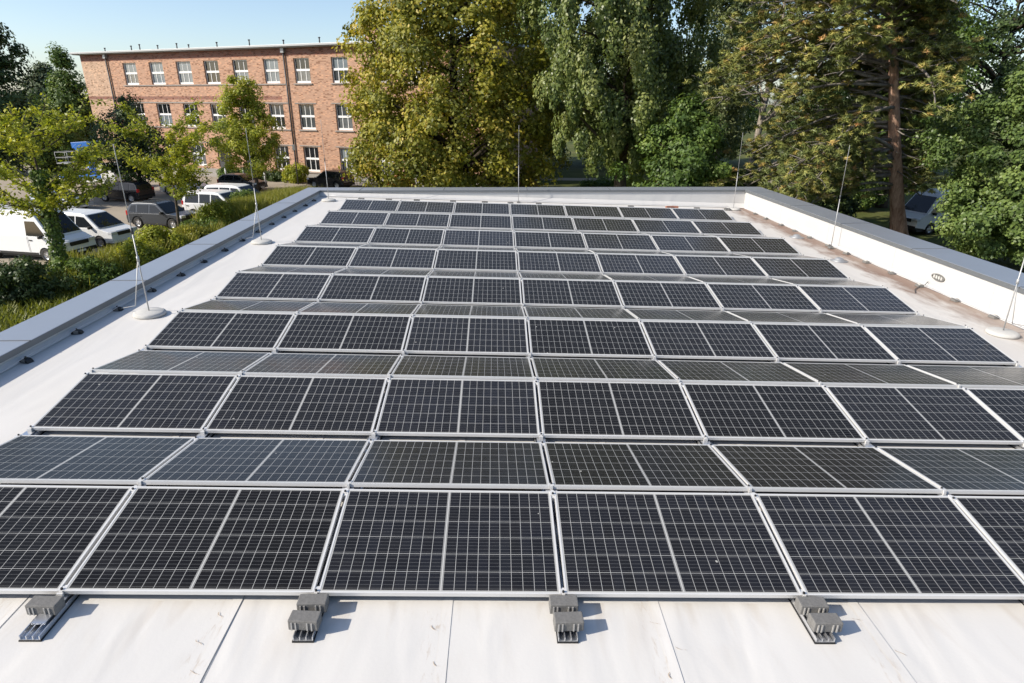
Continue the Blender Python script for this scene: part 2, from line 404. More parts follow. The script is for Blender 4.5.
# ------------------------------------------------------------------ ground and paving
structure('ground', MB().quad((-700, -500, GZ), (700, -500, GZ), (700, 900, GZ), (-700, 900, GZ)), M['grass'])
structure('parking_lot', MB().quad((-70, 14, GZ+.004), (-26.5, 14, GZ+.004), (-20.6, 36, GZ+.004), (-18.3, 47, GZ+.004), (-17.5, 58, GZ+.004), (-16.0, 63.6, GZ+.004), (-70, 88, GZ+.004)), M['lot'])
structure('garden_path', MB().quad((2, 66, GZ+.004), (40, 61, GZ+.004), (40, 63.2, GZ+.004), (2, 68.4, GZ+.004)), M['path'])
structure('pavement', MB().quad((-46, 75.6, GZ+.008), (-3, 56.0, GZ+.008), (-1.9, 58.4, GZ+.008), (-44.9, 78.0, GZ+.008)), M['pavement'])
kb = MB()
for (x0, y0), (x1, y1) in (((-26.4, 14), (-20.5, 36)), ((-20.5, 36), (-18.2, 47)), ((-18.2, 47), (-17.4, 58))):
    d = Vector((x1-x0, y1-y0, 0)); L_ = d.length
    kb.box(0, L_-.003, -.07, .07, 0, .12, Matrix.Translation((x0, y0, GZ)) @ Matrix.Rotation(math.atan2(d.y, d.x), 4, 'Z'))
structure('kerb', kb, M['kerb'])

# ------------------------------------------------------------------ the hall whose roof carries the panels
XL, XLo, XR, XRo, YF, YFo, YB, YBo = -6.74, -7.31, 8.66, 9.42, -5.6, -6.2, 19.58, 20.25
CT = 0.40                                        # top of the coping
hall = empty('flat_roof_hall', on_ground(0, 0, 0, 0), 'low flat-roofed hall with white roof membrane and grey coping under the solar panels', 'building')
rf = MB(); nx, ny = 60, 90
vs = []; fs = []
for j in range(ny+1):
    for i in range(nx+1):
        x = XL-.2+(XR-XL+.4)*i/nx; y = YF-.2+(YB-YF+.4)*j/ny
        # shallow lap ridges at the sheet joints, slight unevenness of the insulation below
        z = 0.002*math.sin(x*2.1+.7*math.sin(y*.6))*math.sin(y*.9+x*.4)
        vs.append((x, y, z))
for j in range(ny):
    for i in range(nx):
        a = j*(nx+1)+i; fs.append((a, a+1, a+nx+2, a+nx+1))
rf.add(vs, fs, True)
roof = obj('roof', rf, M['roof'], hall); roof.matrix_basis = TR.copy()
# welded laps: a 4 mm thick strip edge every 1.5 m
for k in range(-3, 8):
    x = -2.3+1.5*k
    if not XL+.1 < x < XR-.1: continue
    s = MB(); n = 40
    for i in range(n):
        y0 = YF+(YB-YF)*i/n; y1 = YF+(YB-YF)*(i+1)/n
        w0 = x+.006*math.sin(y0*1.7+k); w1 = x+.006*math.sin(y1*1.7+k)
        s.add([(w0-.07, y0, .0028), (w0, y0, .0042), (w1, y1, .0042), (w1-.07, y1, .0028), (w0, y0, -.001), (w1, y1, -.001)], [(0, 1, 2, 3), (1, 4, 5, 2)])
    o = obj('membrane_lap', s, M['roof'], hall); o.matrix_basis = TR.copy()
    s2 = MB()
    s2.box(x+.0005, x+.0025, YF, YB, .0020, .0036)
    o2 = obj('seam_sealant', s2, M['seal'], o)
M['mud'] = plain('dried mud', (0.42, 0.33, 0.24), 0.95, 0, 0.4, 30)
rngm = random.Random(17)
for (sx, sy) in ((.60, -.16), (.72, -.38), (.63, -.58), (-.93, -.20), (-.89, -.50), (-2.42, -.09), (-2.47, -.33), (-2.40, -.57), (2.07, -.12), (2.22, -.40), (-3.95, -.25), (3.6, -.3)):
    mm = MB(); pts = []; a0 = rngm.uniform(-.5, .5); x, y = sx, sy
    for q in range(9):
        pts.append((x, y)); a0 += rngm.uniform(-.55, .75); x += .008*math.sin(a0)+.002; y -= .008*abs(math.cos(a0))
    w_ = [.0012+.0026*math.sin(math.pi*q/8)*rngm.uniform(.6, 1.3) for q in range(9)]
    mm.add([(p[0]-w_[q], p[1], .0062) for q, p in enumerate(pts)]+[(p[0]+w_[q], p[1], .0064) for q, p in enumerate(pts)], [(q, q+9, q+10, q+1) for q in range(8)])
    mo = obj('mud_run', mm, M['mud'], hall); mo.matrix_basis = TR.copy()
def wall_part(x0, x1, y0, y1):
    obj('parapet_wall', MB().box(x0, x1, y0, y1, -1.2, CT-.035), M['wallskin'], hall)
wall_part(XLo, XL, YF, YB); wall_part(XR, XRo, YF, YB); wall_part(XLo, XRo, YB+.002, YBo); wall_part(XLo, XRo, YFo, YF-.002)
# cant strip of membrane at the foot of the walls
cs = MB()
for (x, sx) in ((XL, 1), (XR, -1)):
    zz = -x*math.tan(SLOPE)
    cs.add([(x+sx*.06, YF, zz+.004), (x+sx*.06, YB, zz+.004), (x+sx*.004, YB, zz+.07), (x+sx*.004, YF, zz+.07)], [(0, 1, 2, 3)])
cs.add([(XL, YB-.22, .012+.2), (XR, YB-.22, .012-.257), (XR, YB-.004, .15-.257), (XL, YB-.004, .15+.2)], [(0, 1, 2, 3)])
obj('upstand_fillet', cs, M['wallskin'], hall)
wl_ = MB()
for k, y in enumerate(np.arange(1.2, YB, 3.05)):
    wl_.box(XR-.005, XR-.0005, y, y+.006, -.24, CT-.04); wl_.box(XL+.0005, XL+.005, y+.8, y+.806, .26, CT-.04)
for k, x in enumerate(np.arange(XL+1.4, XR, 3.0)): wl_.box(x, x+.006, YB-.0035, YB+.001, -x*math.tan(SLOPE)+.16, CT-.04)
obj('wall_lap', wl_, M['wallskin'], hall)
def coping(x0, x1, y0, y1, inner):
    o = obj('coping', MB().box(x0, x1, y0, y1, CT-.03, CT), M['coping'], hall, bevel=.004)
    lip = MB()
    a = dict(l=(x1-.004, x1+.004, y0, y1), r=(x0-.004, x0+.004, y0, y1), b=(x0, x1, y0-.004, y0+.004), f=(x0, x1, y1-.004, y1+.004))[inner]
    lip.box(*a, CT-.085, CT-.006); obj('drip_edge', lip, M['fascia'], o)
    return o
for o, horiz, rng in ((coping(XLo-.03, XL+.035, YF, YB-.037, 'l'), True, np.arange(1.45, YB-.2, 3.02)), (coping(XR-.035, XRo+.03, YF, YB-.037, 'r'), True, np.arange(0.7, YB-.2, 3.02)),
                      (coping(XLo-.03, XRo+.03, YB-.035, YBo+.03, 'b'), False, np.arange(XLo+2, XRo, 3.0)), (coping(XLo-.03, XRo+.03, YFo-.03, YF-.002, 'f'), False, np.arange(XLo+2, XRo, 3.0))):
    bb = [v.co for v in o.data.vertices]; x0 = min(v.x for v in bb); x1 = max(v.x for v in bb); y0 = min(v.y for v in bb); y1 = max(v.y for v in bb)
    for q in rng:
        j = MB()
        if horiz: j.box(x0-.004, x1+.004, q-.011, q+.011, CT-.02, CT+.005)
        else: j.box(q-.011, q+.011, y0-.004, y1+.004, CT-.02, CT+.005)
        obj('coping_joint', j, M['joint'], o)
ow = MB(); t = .3
ow.box(XLo+.02, XRo-.02, YFo+.02, YFo+t, GZ, -1.2); ow.box(XLo+.02, XRo-.02, YBo-t, YBo-.02, GZ, -1.2)
ow.box(XLo+.02, XLo+t, YFo+t, YBo-t, GZ, -1.2); ow.box(XRo-t, XRo-.02, YFo+t, YBo-t, GZ, -1.2)
obj('outer_wall', ow, M['render'], hall)

# ------------------------------------------------------------------ solar panels
L, P, TILT, H0, RG = 1.765, 2.3021, 0.1584, 0.1, 0.085
NP, NR = 7, 8
fr = MB(); w = .013
fr.box(-PL/2, PL/2, 0, w, 0, PH); fr.box(-PL/2, PL/2, PWD-w, PWD, 0, PH)
fr.box(-PL/2, -PL/2+w, w, PWD-w, 0, PH); fr.box(PL/2-w, PL/2, w, PWD-w, 0, PH)
fr_me = fr.mesh('panel_frame', M['frame'])
gl_me = MB().box(-PL/2+w, PL/2-w, w, PWD-w, PH-.008, PH-.0018).mesh('panel_glass', M['pv'])
jb_me = MB().box(-.3, -.2, PWD/2-.04, PWD/2+.04, PH-.03, PH-.0085).box(.2, .3, PWD/2-.04, PWD/2+.04, PH-.03, PH-.0085).mesh('panel_junction_box', M['black'])
panel0 = empty('solar_panel'); obj('frame', fr_me, None, panel0); obj('glass', gl_me, None, panel0); obj('junction_box', jb_me, None, panel0)
rng = random.Random(5)
RN = 'nearest second third fourth fifth sixth seventh farthest'.split()
ct, st = math.cos(TILT), math.sin(TILT)
for k in range(NR):
    for back in (0, 1):
        for i in range(NP):
            o = panel0 if (k, back, i) == (0, 0, 0) else copy_tree(panel0)
            x = (i+.5-3)*L
            jit = rng.uniform(-.0016, .0016)
            if not back: m = Matrix.Translation((x, k*P, H0+jit)) @ Matrix.Rotation(TILT+rng.uniform(-.0012, .0012), 4, 'X')
            else: m = Matrix.Translation((x, k*P+PWD*ct+RG, H0+PWD*st+jit)) @ Matrix.Rotation(-TILT+rng.uniform(-.0012, .0012), 4, 'X')
            o.matrix_basis = TR @ m @ Matrix.Rotation(rng.uniform(-.001, .001), 4, 'Y') @ Matrix.Translation((0, 0, -PH))
            tag(o, '%s black solar panel from the left in the %s row tilted %s' % (ORD[i], RN[k], 'back towards the trees' if back else 'towards the viewer'), 'solar panel', 'solar panels in tented rows on the white roof')

# ------------------------------------------------------------------ mounting rails under the seams
YE = (NR-1)*P+2*PWD*ct+RG+.12
rail_me = MB()
rail_me.box(-.066, .066, -.345, YE, .010, .016)
for x in (-.066, -.024, .018, .060): rail_me.box(x, x+.006, -.345, YE, .016, .045)
rail_me = rail_me.mesh('rail_profile', M['alu'])
mat_me = MB().box(-.072, .072, -.35, YE+.01, -.002, .010).mesh('rail_mat', M['rubber'])
rp = MB(); rp.box(-.03, .03, -.02, .02, .045, H0+PWD*st-PH-.002); rp.box(-.05, .05, -.045, .045, H0+PWD*st-PH-.002-.012, H0+PWD*st-PH-.004)
rp_me = rp.mesh('ridge_post', M['alu'])
vf_me = MB().box(-.045, .045, -.25, .03, .046, H0-PH-.005).mesh('valley_foot', M['alu'])
cl = MB(); cl.box(-.012, .012, -.006, .06, H0-PH-.004, H0+.0005); cl.box(-.024, .024, .0, .045, H0+.0005, H0+.0035); cl.box(-.020, .020, -.022, -.0065, H0-PH-.016, H0-.008)
cl_me = cl.mesh('end_clamp', M['frame'])
bolt_me = MB().lathe([(.0, .012), (.009, .012), (.009, 0), (.0, 0)][::-1], 8).mesh('clamp_bolt', M['black'])
rail0 = empty('mounting_rail')
obj('rail', rail_me, None, rail0); obj('rubber_mat', mat_me, None, rail0)
def clamp(m4):
    c = obj('clamp', cl_me, None, rail0); c.matrix_basis = m4
    b = obj('bolt', bolt_me, None, c, (0, .012, H0+.0035))
for k in range(NR):
    yr = k*P+PWD*ct+RG/2
    obj('ridge_post', rp_me, None, rail0, (0, yr, 0))
    obj('valley_foot', vf_me, None, rail0, (0, k*P, 0))
    clamp(Matrix.Translation((0, k*P, 0)))
    tilt = lambda y, a: Matrix.Translation((0, y, H0+PWD*st)) @ Matrix.Rotation(a, 4, 'X') @ Matrix.Translation((0, 0, -H0))
    clamp(tilt(yr-RG/2-.046, TILT) @ Matrix.Translation((0, 0, -.008)))
    clamp(tilt(yr+RG/2+.046, -TILT) @ Matrix.Rotation(math.pi, 4, 'Z') @ Matrix.Translation((0, 0, -.008)))
    clamp(Matrix.Translation((0, k*P+2*PWD*ct+RG, 0)) @ Matrix.Rotation(math.pi, 4, 'Z'))
obj('valley_foot', vf_me, None, rail0, (0, NR*P, 0)) if False else None
for s in range(NP+1):
    o = rail0 if s == 0 else copy_tree(rail0)
    x = (s-3)*L+(.012 if s == 0 else -.012 if s == NP else 0)
    o.matrix_basis = on_roof(x, 0)
    tag(o, '%s aluminium mounting rail from the left, running under the panel seams on black rubber' % ORD[s], 'mounting rail', 'mounting rails under the panels')

# ------------------------------------------------------------------ concrete pavers weighing the rails down
pv = MB(); pv.box(-.1, .1, -.05, .05, 0, .08)
pv_me = pv.mesh('paver_block', M['paver'])
nib_me = MB().box(-.0045, .0045, -.0565, -.0495, 0.004, .066).mesh('paver_nib', M['nib'])
def paver(m4, label, group, name='concrete_paver'):
    o = obj(name, pv_me); o.matrix_basis = m4
    b = o.modifiers.new('bevel', 'BEVEL'); b.width = .006; b.segments = 2
    for f in (-.074, -.047, .030, .060): obj('spacer_nib', nib_me, None, o, (f, 0, 0))
    tag(o, label, 'paver', group)
rng = random.Random(9)
fp = {0: 2, 1: 1, 2: 2, 3: 2, 4: 2, 5: 2, 6: 2, 7: 2}
for s, n in fp.items():
    x = (s-3)*L
    gx = {1: -.03, 2: .004, 3: -.008, 4: .015}.get(s, 0)
    paver(on_roof(x+gx, -.088-(.032 if n == 1 else 0), .046, rng.uniform(-.04, .04)), ('lone grey concrete paver on the second rail end from the left' if n == 1 else 'grey concrete paver touching the front panels on the %s rail end from the left' % ORD[s]), 'pavers on the front rail ends')
    if n == 2:
        g2 = {2: -.008, 3: .010, 4: .035}.get(s, .01)
        paver(on_roof(x+g2, -.243, .046, rng.uniform(-.05, .05)), 'grey concrete paver nearest the viewer on the %s rail end from the left' % ORD[s], 'pavers on the front rail ends')
M['clay'] = plain('red clay brick', (0.30, 0.135, 0.085), 0.9, 0, 0.25, 20)
back_x = [-5.1, -4.15, -3.2, -1.94, -.83, .07, 1.06, 4.3, 6.65, 7.75]
for i, x in enumerate(back_x):
    paver(on_roof(x, 18.72+rng.uniform(-.06, .06), .008, rng.uniform(-.1, .1)), '%s small grey paver from the left behind the farthest panel row' % ORD[i], 'pavers behind the farthest panels')
for i, (x, y, r) in enumerate(((5.70, 18.85, .2), (5.93, 18.9, -.1))):
    o = obj('clay_brick', MB().box(-.115, .115, -.055, .055, .008, .085), M['clay'], bevel=.004); o.matrix_basis = on_roof(x, y, 0, r)
    tag(o, 'red clay brick behind the farthest panels, %s of a pair' % ('left one', 'right one')[i], 'brick', 'red bricks behind the panels')

# ------------------------------------------------------------------ lightning rods, their wire and its holders
def rod(name, x, y, label, h=2.63, disc=True, brace=None):
    z0 = -x*math.tan(SLOPE)
    o = empty(name, Matrix.Translation((x, y, z0)), label, 'lightning rod', 'lightning rods round the roof edge')
    zb = .05
    if disc:
        d = MB().lathe([(0, .008), (.235, .008), (.24, .018), (.236, .05), (.20, .068), (.05, .078), (0, .078)], 32)
        dd = obj('concrete_foot', d, M['disc'], o); dd.matrix_basis = Matrix.Rotation(SLOPE, 4, 'Y'); zb = .074
    else:
        obj('foot_plate', MB().box(-.06, .06, -.06, .06, .004, .05), M['greyplastic'], o, bevel=.008)
    obj('lower_mast', MB().tube([(0, 0, zb), (0, 0, 1.35)], .010, 8), M['rod'], o)
    obj('upper_mast', MB().tube([(0, 0, 1.35), (0, 0, h-.02), (0, 0, h)], [.007, .006, .003], 8), M['rod'], o)
    obj('collar', MB().tube([(0, 0, 1.31), (0, 0, 1.40)], .019, 8), M['darkmetal'], o)
    if brace:
        obj('brace', MB().tube([(0, 0, .92), (brace[0], brace[1], .12), (brace[0]*1.9, brace[1]*1.2, .07)], .007, 6), M['rod'], o)
        obj('brace_clamp', MB().tube([(0, 0, .88), (0, 0, .96)], .021, 8), M['rod'], o)
    return o
rod('lightning_rod', -6.03, 6.19, 'tall lightning rod on a round concrete foot, nearest on the left of the panels', brace=(-.27, .12))
rod('lightning_rod', -6.11, 11.65, 'lightning rod on a round concrete foot halfway along the left parapet', brace=(-.24, .12))
rod('lightning_rod', -6.15, 18.42, 'lightning rod in the far left roof corner before the brick facade')
rod('lightning_rod', 0.37, 19.2, 'lightning rod rising in the middle of the rear parapet', disc=False)
rod('lightning_rod', 8.05, 18.95, 'lightning rod on a pale foot in the far right roof corner')
rod('lightning_rod', 8.42, 12.68, 'lightning rod rising from the brown gutter along the right wall', disc=False)
rod('lightning_rod', 8.0, 6.1, 'lightning rod at the right picture edge on a pale round foot', brace=(.3, .2))

hold = MB()
hold.prism([(-.075, 0), (.075, 0), (.055, .035), (.02, .05), (-.02, .05), (-.055, .035)], -.045, .045)
hold.box(-.008, .008, -.012, .012, .05, .078)
hold_me = hold.mesh('wire_holder_body', [M['black']])
hold_grey = MB().prism([(-.075, 0), (.075, 0), (.06, .045), (-.06, .045)], -.05, .05).mesh('wire_holder_body', M['greyplastic'])
cap_me = MB().box(-.045, .02, -.03, .03, .046, .066).mesh('wire_holder_cap', M['disc'])
def num(n): return ORD[n] if n < 16 else 'seventeenth eighteenth nineteenth twentieth'.split()[n-16]
yl = [4.21+1.085*i for i in range(14)]
for i, y in enumerate([3.13, 2.05]+yl):
    o = obj('wire_holder', hold_me); o.matrix_basis = on_roof(-6.63+rng.uniform(-.015, .015), y, .002, rng.uniform(-.25, .25))
    obj('bracket', MB().box(-.03, .03, -.05, -.044, 0.01, .06), M['greyplastic'], o)
    lab = {0: 'outside the picture, second nearest', 1: 'outside the picture, nearest'}.get(i)
    tag(o, 'black lightning wire holder along the left parapet, ' + (lab if lab else '%s from the front edge' % num(i-2)), 'wire holder', 'wire holders along the left parapet')
yr_ = [6.05+1.0*i for i in range(13)]
for i, y in enumerate(yr_):
    o = obj('wire_holder', hold_grey); o.matrix_basis = on_roof(8.50+rng.uniform(-.03, .03), y+rng.uniform(-.08, .08), .006, 1.57+rng.uniform(-.3, .3))
    obj('cap', cap_me, None, o)
    tag(o, 'grey lightning wire holder below the right wall, %s from the front' % num(i), 'wire holder', 'wire holders along the right wall')
def wire(name, pts, r, mat, label):
    tag(obj(name, MB().tube([TR @ Vector(p) for p in pts], r, 6), mat), label, 'wire')
wire('lightning_wire', [(-6.63+.012*math.sin(y*2.3), y, .066+.008*math.cos(y*5.8)) for y in np.arange(1, 19.2, .35)], .0055, M['wire'], 'thin aluminium wire running along the left parapet over black holders')
wire('lightning_wire', [(8.50+.012*math.sin(y*2.3), y, .064+.008*math.cos(y*5.8)) for y in np.arange(4, 19.0, .35)], .0055, M['wire'], 'thin aluminium wire running along the foot of the right wall')
wire('lightning_wire', [(x, 19.33+.01*math.sin(x*3), .06) for x in np.arange(-6.4, 8.3, .4)], .005, M['wire'], 'thin aluminium wire along the foot of the rear parapet')
wire('loose_cable', [(8.05, 8.5, .015), (8.2, 8.75, .02), (8.4, 8.95, .02), (8.56, 9.0, .05), (8.63, 9.02, .12)], .008, M['darkmetal'], 'short dark cable curling onto the right wall below the round outlet')
# small fixtures at the right wall
def oval(a, b, n=24): return [(a*math.cos(2*math.pi*k/n), b*math.sin(2*math.pi*k/n)) for k in range(n)]
ovf = empty('overflow_outlet', Matrix.Translation((XR-.001, 8.78, .02)), 'oval grey overflow outlet with pale grate in the right white wall', 'overflow outlet')
m_ = MB(); ou = oval(.195, .068); inn = oval(.165, .046); n = len(ou)
for q, (pp, xx) in enumerate(((ou, 0), (ou, -.03), (inn, -.03), (inn, -.008))): m_.v += [(xx, p[0], p[1]) for p in pp]
for q in range(3):
    for k in range(n):
        m_.f.append((q*n+k, q*n+(k+1) % n, (q+1)*n+(k+1) % n, (q+1)*n+k)); m_.mi.append(0); m_.sm.append(False)
obj('rim', m_, M['greyplastic'], ovf)
obj('back_plate', MB().add([(-.006, p[0], p[1]) for p in inn], [tuple(range(n))]), M['black'], ovf)
for k in range(4): obj('grate_bar', MB().box(-.028, -.007, -.135+.075*k, -.09+.075*k, -.033, .033), M['disc'], ovf)
for i, (x, y, l) in enumerate(((8.15, 14.1, 'far grey roof drain dome lying in the brown gutter'), (7.9, 11.25, 'near grey roof drain dome beside the panels on the right'))):
    d = MB().lathe([(.16, .006), (.16, .02), (.11, .03), (.10, .06), (.06, .085), (0, .09)], 20)
    o = empty('roof_drain', on_roof(x, y), l, 'roof drain'); obj('flange', MB().lathe([(.20, .005), (.20, .012), (.0, .012)], 20), M['zinc'], o); obj('dome', d, M['zinc'], o)

# ------------------------------------------------------------------ brick building across the parking lot
BA = (-50.79, 81.66); BANG = math.atan2(65.63-81.66, -15.59+50.79)
bld = empty('brick_building', on_ground(BA[0], BA[1], BANG), 'long three-storey orange brick building with white-barred windows behind the parking lot', 'building')
BL, BD, BH = 54.0, 15.0, 13.0
def zf(z): return z-GZ
cols = [(7.1, 9.3), (11.45, 13.65), (15.75, 18.0), (19.95, 22.1), (24.15, 26.25), (28.45, 30.45), (32.5, 34.5), (37.25, 39.25), (42.0, 44.1), (46.3, 48.4), (50.6, 52.7)]
rows = [(zf(-3.92), zf(-1.33)), (zf(.45), zf(2.97)), (zf(5.03), zf(7.42))]
xb = sorted({0, 4.55, BL, *[c for cc in cols for c in cc]}); zb_ = sorted({0, zf(3.40), zf(3.75), zf(7.66), BH, *[r for rr in rows for r in rr]})
wall = MB()
def is_open(x, z): return any(a < x < b for a, b in cols) and any(a < z < b for a, b in rows)
for i in range(len(xb)-1):
    for j in range(len(zb_)-1):
        x0, x1, z0, z1 = xb[i], xb[i+1], zb_[j], zb_[j+1]
        if is_open((x0+x1)/2, (z0+z1)/2): continue
        zc = (z0+z1)/2
        wall.cur = 2 if zc > zf(7.66) or (zf(3.40) < zc < zf(3.75) and x1 < 31.3) else (1 if x1 <= 4.56 else 0)  # eave shadow painted as darker brick at the top; lower band is red brick
        wall.quad((x0, 0, z0), (x1, 0, z0), (x1, 0, z1), (x0, 0, z1))
wall.cur = 0
for a, b in cols:
    for c, d in rows:
        r = .26
        wall.quad((a, 0, c), (a, 0, d), (a, r, d), (a, r, c)); wall.quad((b, 0, c), (b, r, c), (b, r, d), (b, 0, d))
        wall.quad((a, 0, d), (b, 0, d), (b, r, d), (a, r, d)); wall.quad((a, 0, c), (a, r, c), (b, r, c), (b, 0, c))
wall.quad((0, 0, 0), (0, 0, BH), (0, BD, BH), (0, BD, 0)); wall.quad((BL, 0, 0), (BL, BD, 0), (BL, BD, BH), (BL, 0, BH)); wall.quad((0, BD, 0), (0, BD, BH), (BL, BD, BH), (BL, BD, 0))
obj('wall', wall, [M['brick'], M['brickpale'], M['brickred_eaveshade']], bld)
# dark interior behind the glass, floors stop the view through
obj('room_core', MB().box(.5, BL-.5, 1.6, BD-.5, 0, BH-.1), M['black'], bld)
rr = MB(); rr.box(-.75, BL+.5, -.62, BD+.4, BH+.06, BH+.30); rr.box(-.60, BL+.4, -.50, BD+.3, BH, BH+.06)
obj('roof', rr, M['zinc'], bld, bevel=.02)
obj('gutter', MB().box(-.78, BL+.5, -.76, -.62, BH+.10, BH+.24), M['zinc'], bld)
def course(name, x0, x1, z, h, d, mat): obj(name, MB().box(x0, x1, -d, -.002, z, z+h), mat, bld)
course('sill_course', 6.7, 31.2, zf(5.03)-.14, .10, .10, M['stone']); course('sill_course', 6.7, 31.2, zf(.45)-.14, .10, .10, M['stone'])
course('lintel_course', 6.7, 31.2, zf(2.97)+.06, .10, .06, M['stone']); course('lintel_course', 6.7, 31.2, zf(-1.33)+.06, .10, .05, M['stone'])
course('plinth', 0, BL, 0, .45, .08, M['stone'])
for a, b in cols[6:]:
    for c, d in rows: course('window_ledge', a-.2, b+.2, c-.14, .10, .12, M['stone'])
    for c, d in rows[:2]: course('lintel', a-.4, b+.4, d+.06, .08, .05, M['stone'])
def window_frame(wd, ht):
    f = MB(); e = .085; y0, y1 = .12, .20
    f.box(0, e, y0, y1, 0, ht); f.box(wd-e, wd, y0, y1, 0, ht); f.box(e, wd-e, y0, y1, ht-e, ht); f.box(e, wd-e, y0-.04, y1, 0, .20)
    zt = ht*.52; f.box(e, wd-e, y0-.02, y1, zt-.09, zt+.12)
    for q in (1/3, 2/3):
        f.box(wd*q-.035, wd*q+.035, y0+.01, y1, .20, zt-.09); f.box(wd*q-.028, wd*q+.028, y0+.03, y1, zt+.12, ht-e)
    return f
rng = random.Random(3)
for r, (c, d) in enumerate(rows):
    for q, (a, b) in enumerate(cols):
        fo = obj('window', window_frame(b-a, d-c), M['white'], bld, (a, .06, c))
        zt = (d-c)*.52
        up_blind = (r == 2 and q in (0, 1, 2, 7)) or (r == 0 and q in (7,)) or rng.random() < .06
        lo_blind = (r == 2 and q in (1, 2, 4, 5)) or (r == 1 and q in (1,)) or rng.random() < .06
        p = obj('pane', MB().box(.08, b-a-.08, .17, .18, zt, d-c-.08), M['blind' if up_blind else rng.choice(('pane', 'pane', 'pane_grey'))], fo)
        p = obj('pane', MB().box(.08, b-a-.08, .17, .18, .18, zt-.002), M['blind' if lo_blind else rng.choice(('pane', 'pane', 'pane_grey', 'curtain'))], fo)
for x in (4.6, 31.4):
    dp = MB().tube([(x, -.14, BH-.05), (x, -.14, 0.1)], .085, 8)
    o = obj('downpipe', dp, M['darkmetal'], bld)
    obj('rainwater_hopper', MB().box(x-.2, x+.2, -.32, -.01, BH-.45, BH-.02), M['zinc'], o)
# entrance
dr = MB().box(20.2, 21.7, -.06, -.003, .47, 2.9); do = obj('door', dr, M['darkmetal'], bld)
obj('door_glass', MB().box(20.45, 21.45, -.075, -.062, 1.3, 2.6), M['pane'], do); obj('door_step', MB().box(19.9, 22.0, -1.1, -.09, 0, .46), M['stone'], do)
ch = MB().box(38.8, 40.2, 4, 5.4, BH+.31, BH+3.5); ch.box(38.7, 40.3, 3.9, 5.5, BH+3.5, BH+3.75); obj('chimney', ch, M['brick'], bld)
for i, u in enumerate((4.2, 8.7, 10.1, 13.0, 16.0, 17.8, 22.0, 26.6, 31.2, 35.8, 40.3)):
    hh = .35+.28*((i*37) % 5)/5
    v = MB().tube([(u, .35, BH+.29), (u, .35, BH+.3+hh)], .065, 8); v.tube([(u, .35, BH+.3+hh), (u, .35, BH+.40+hh)], .11, 8)
    obj('vent_pipe', v, M['darkmetal'], bld)

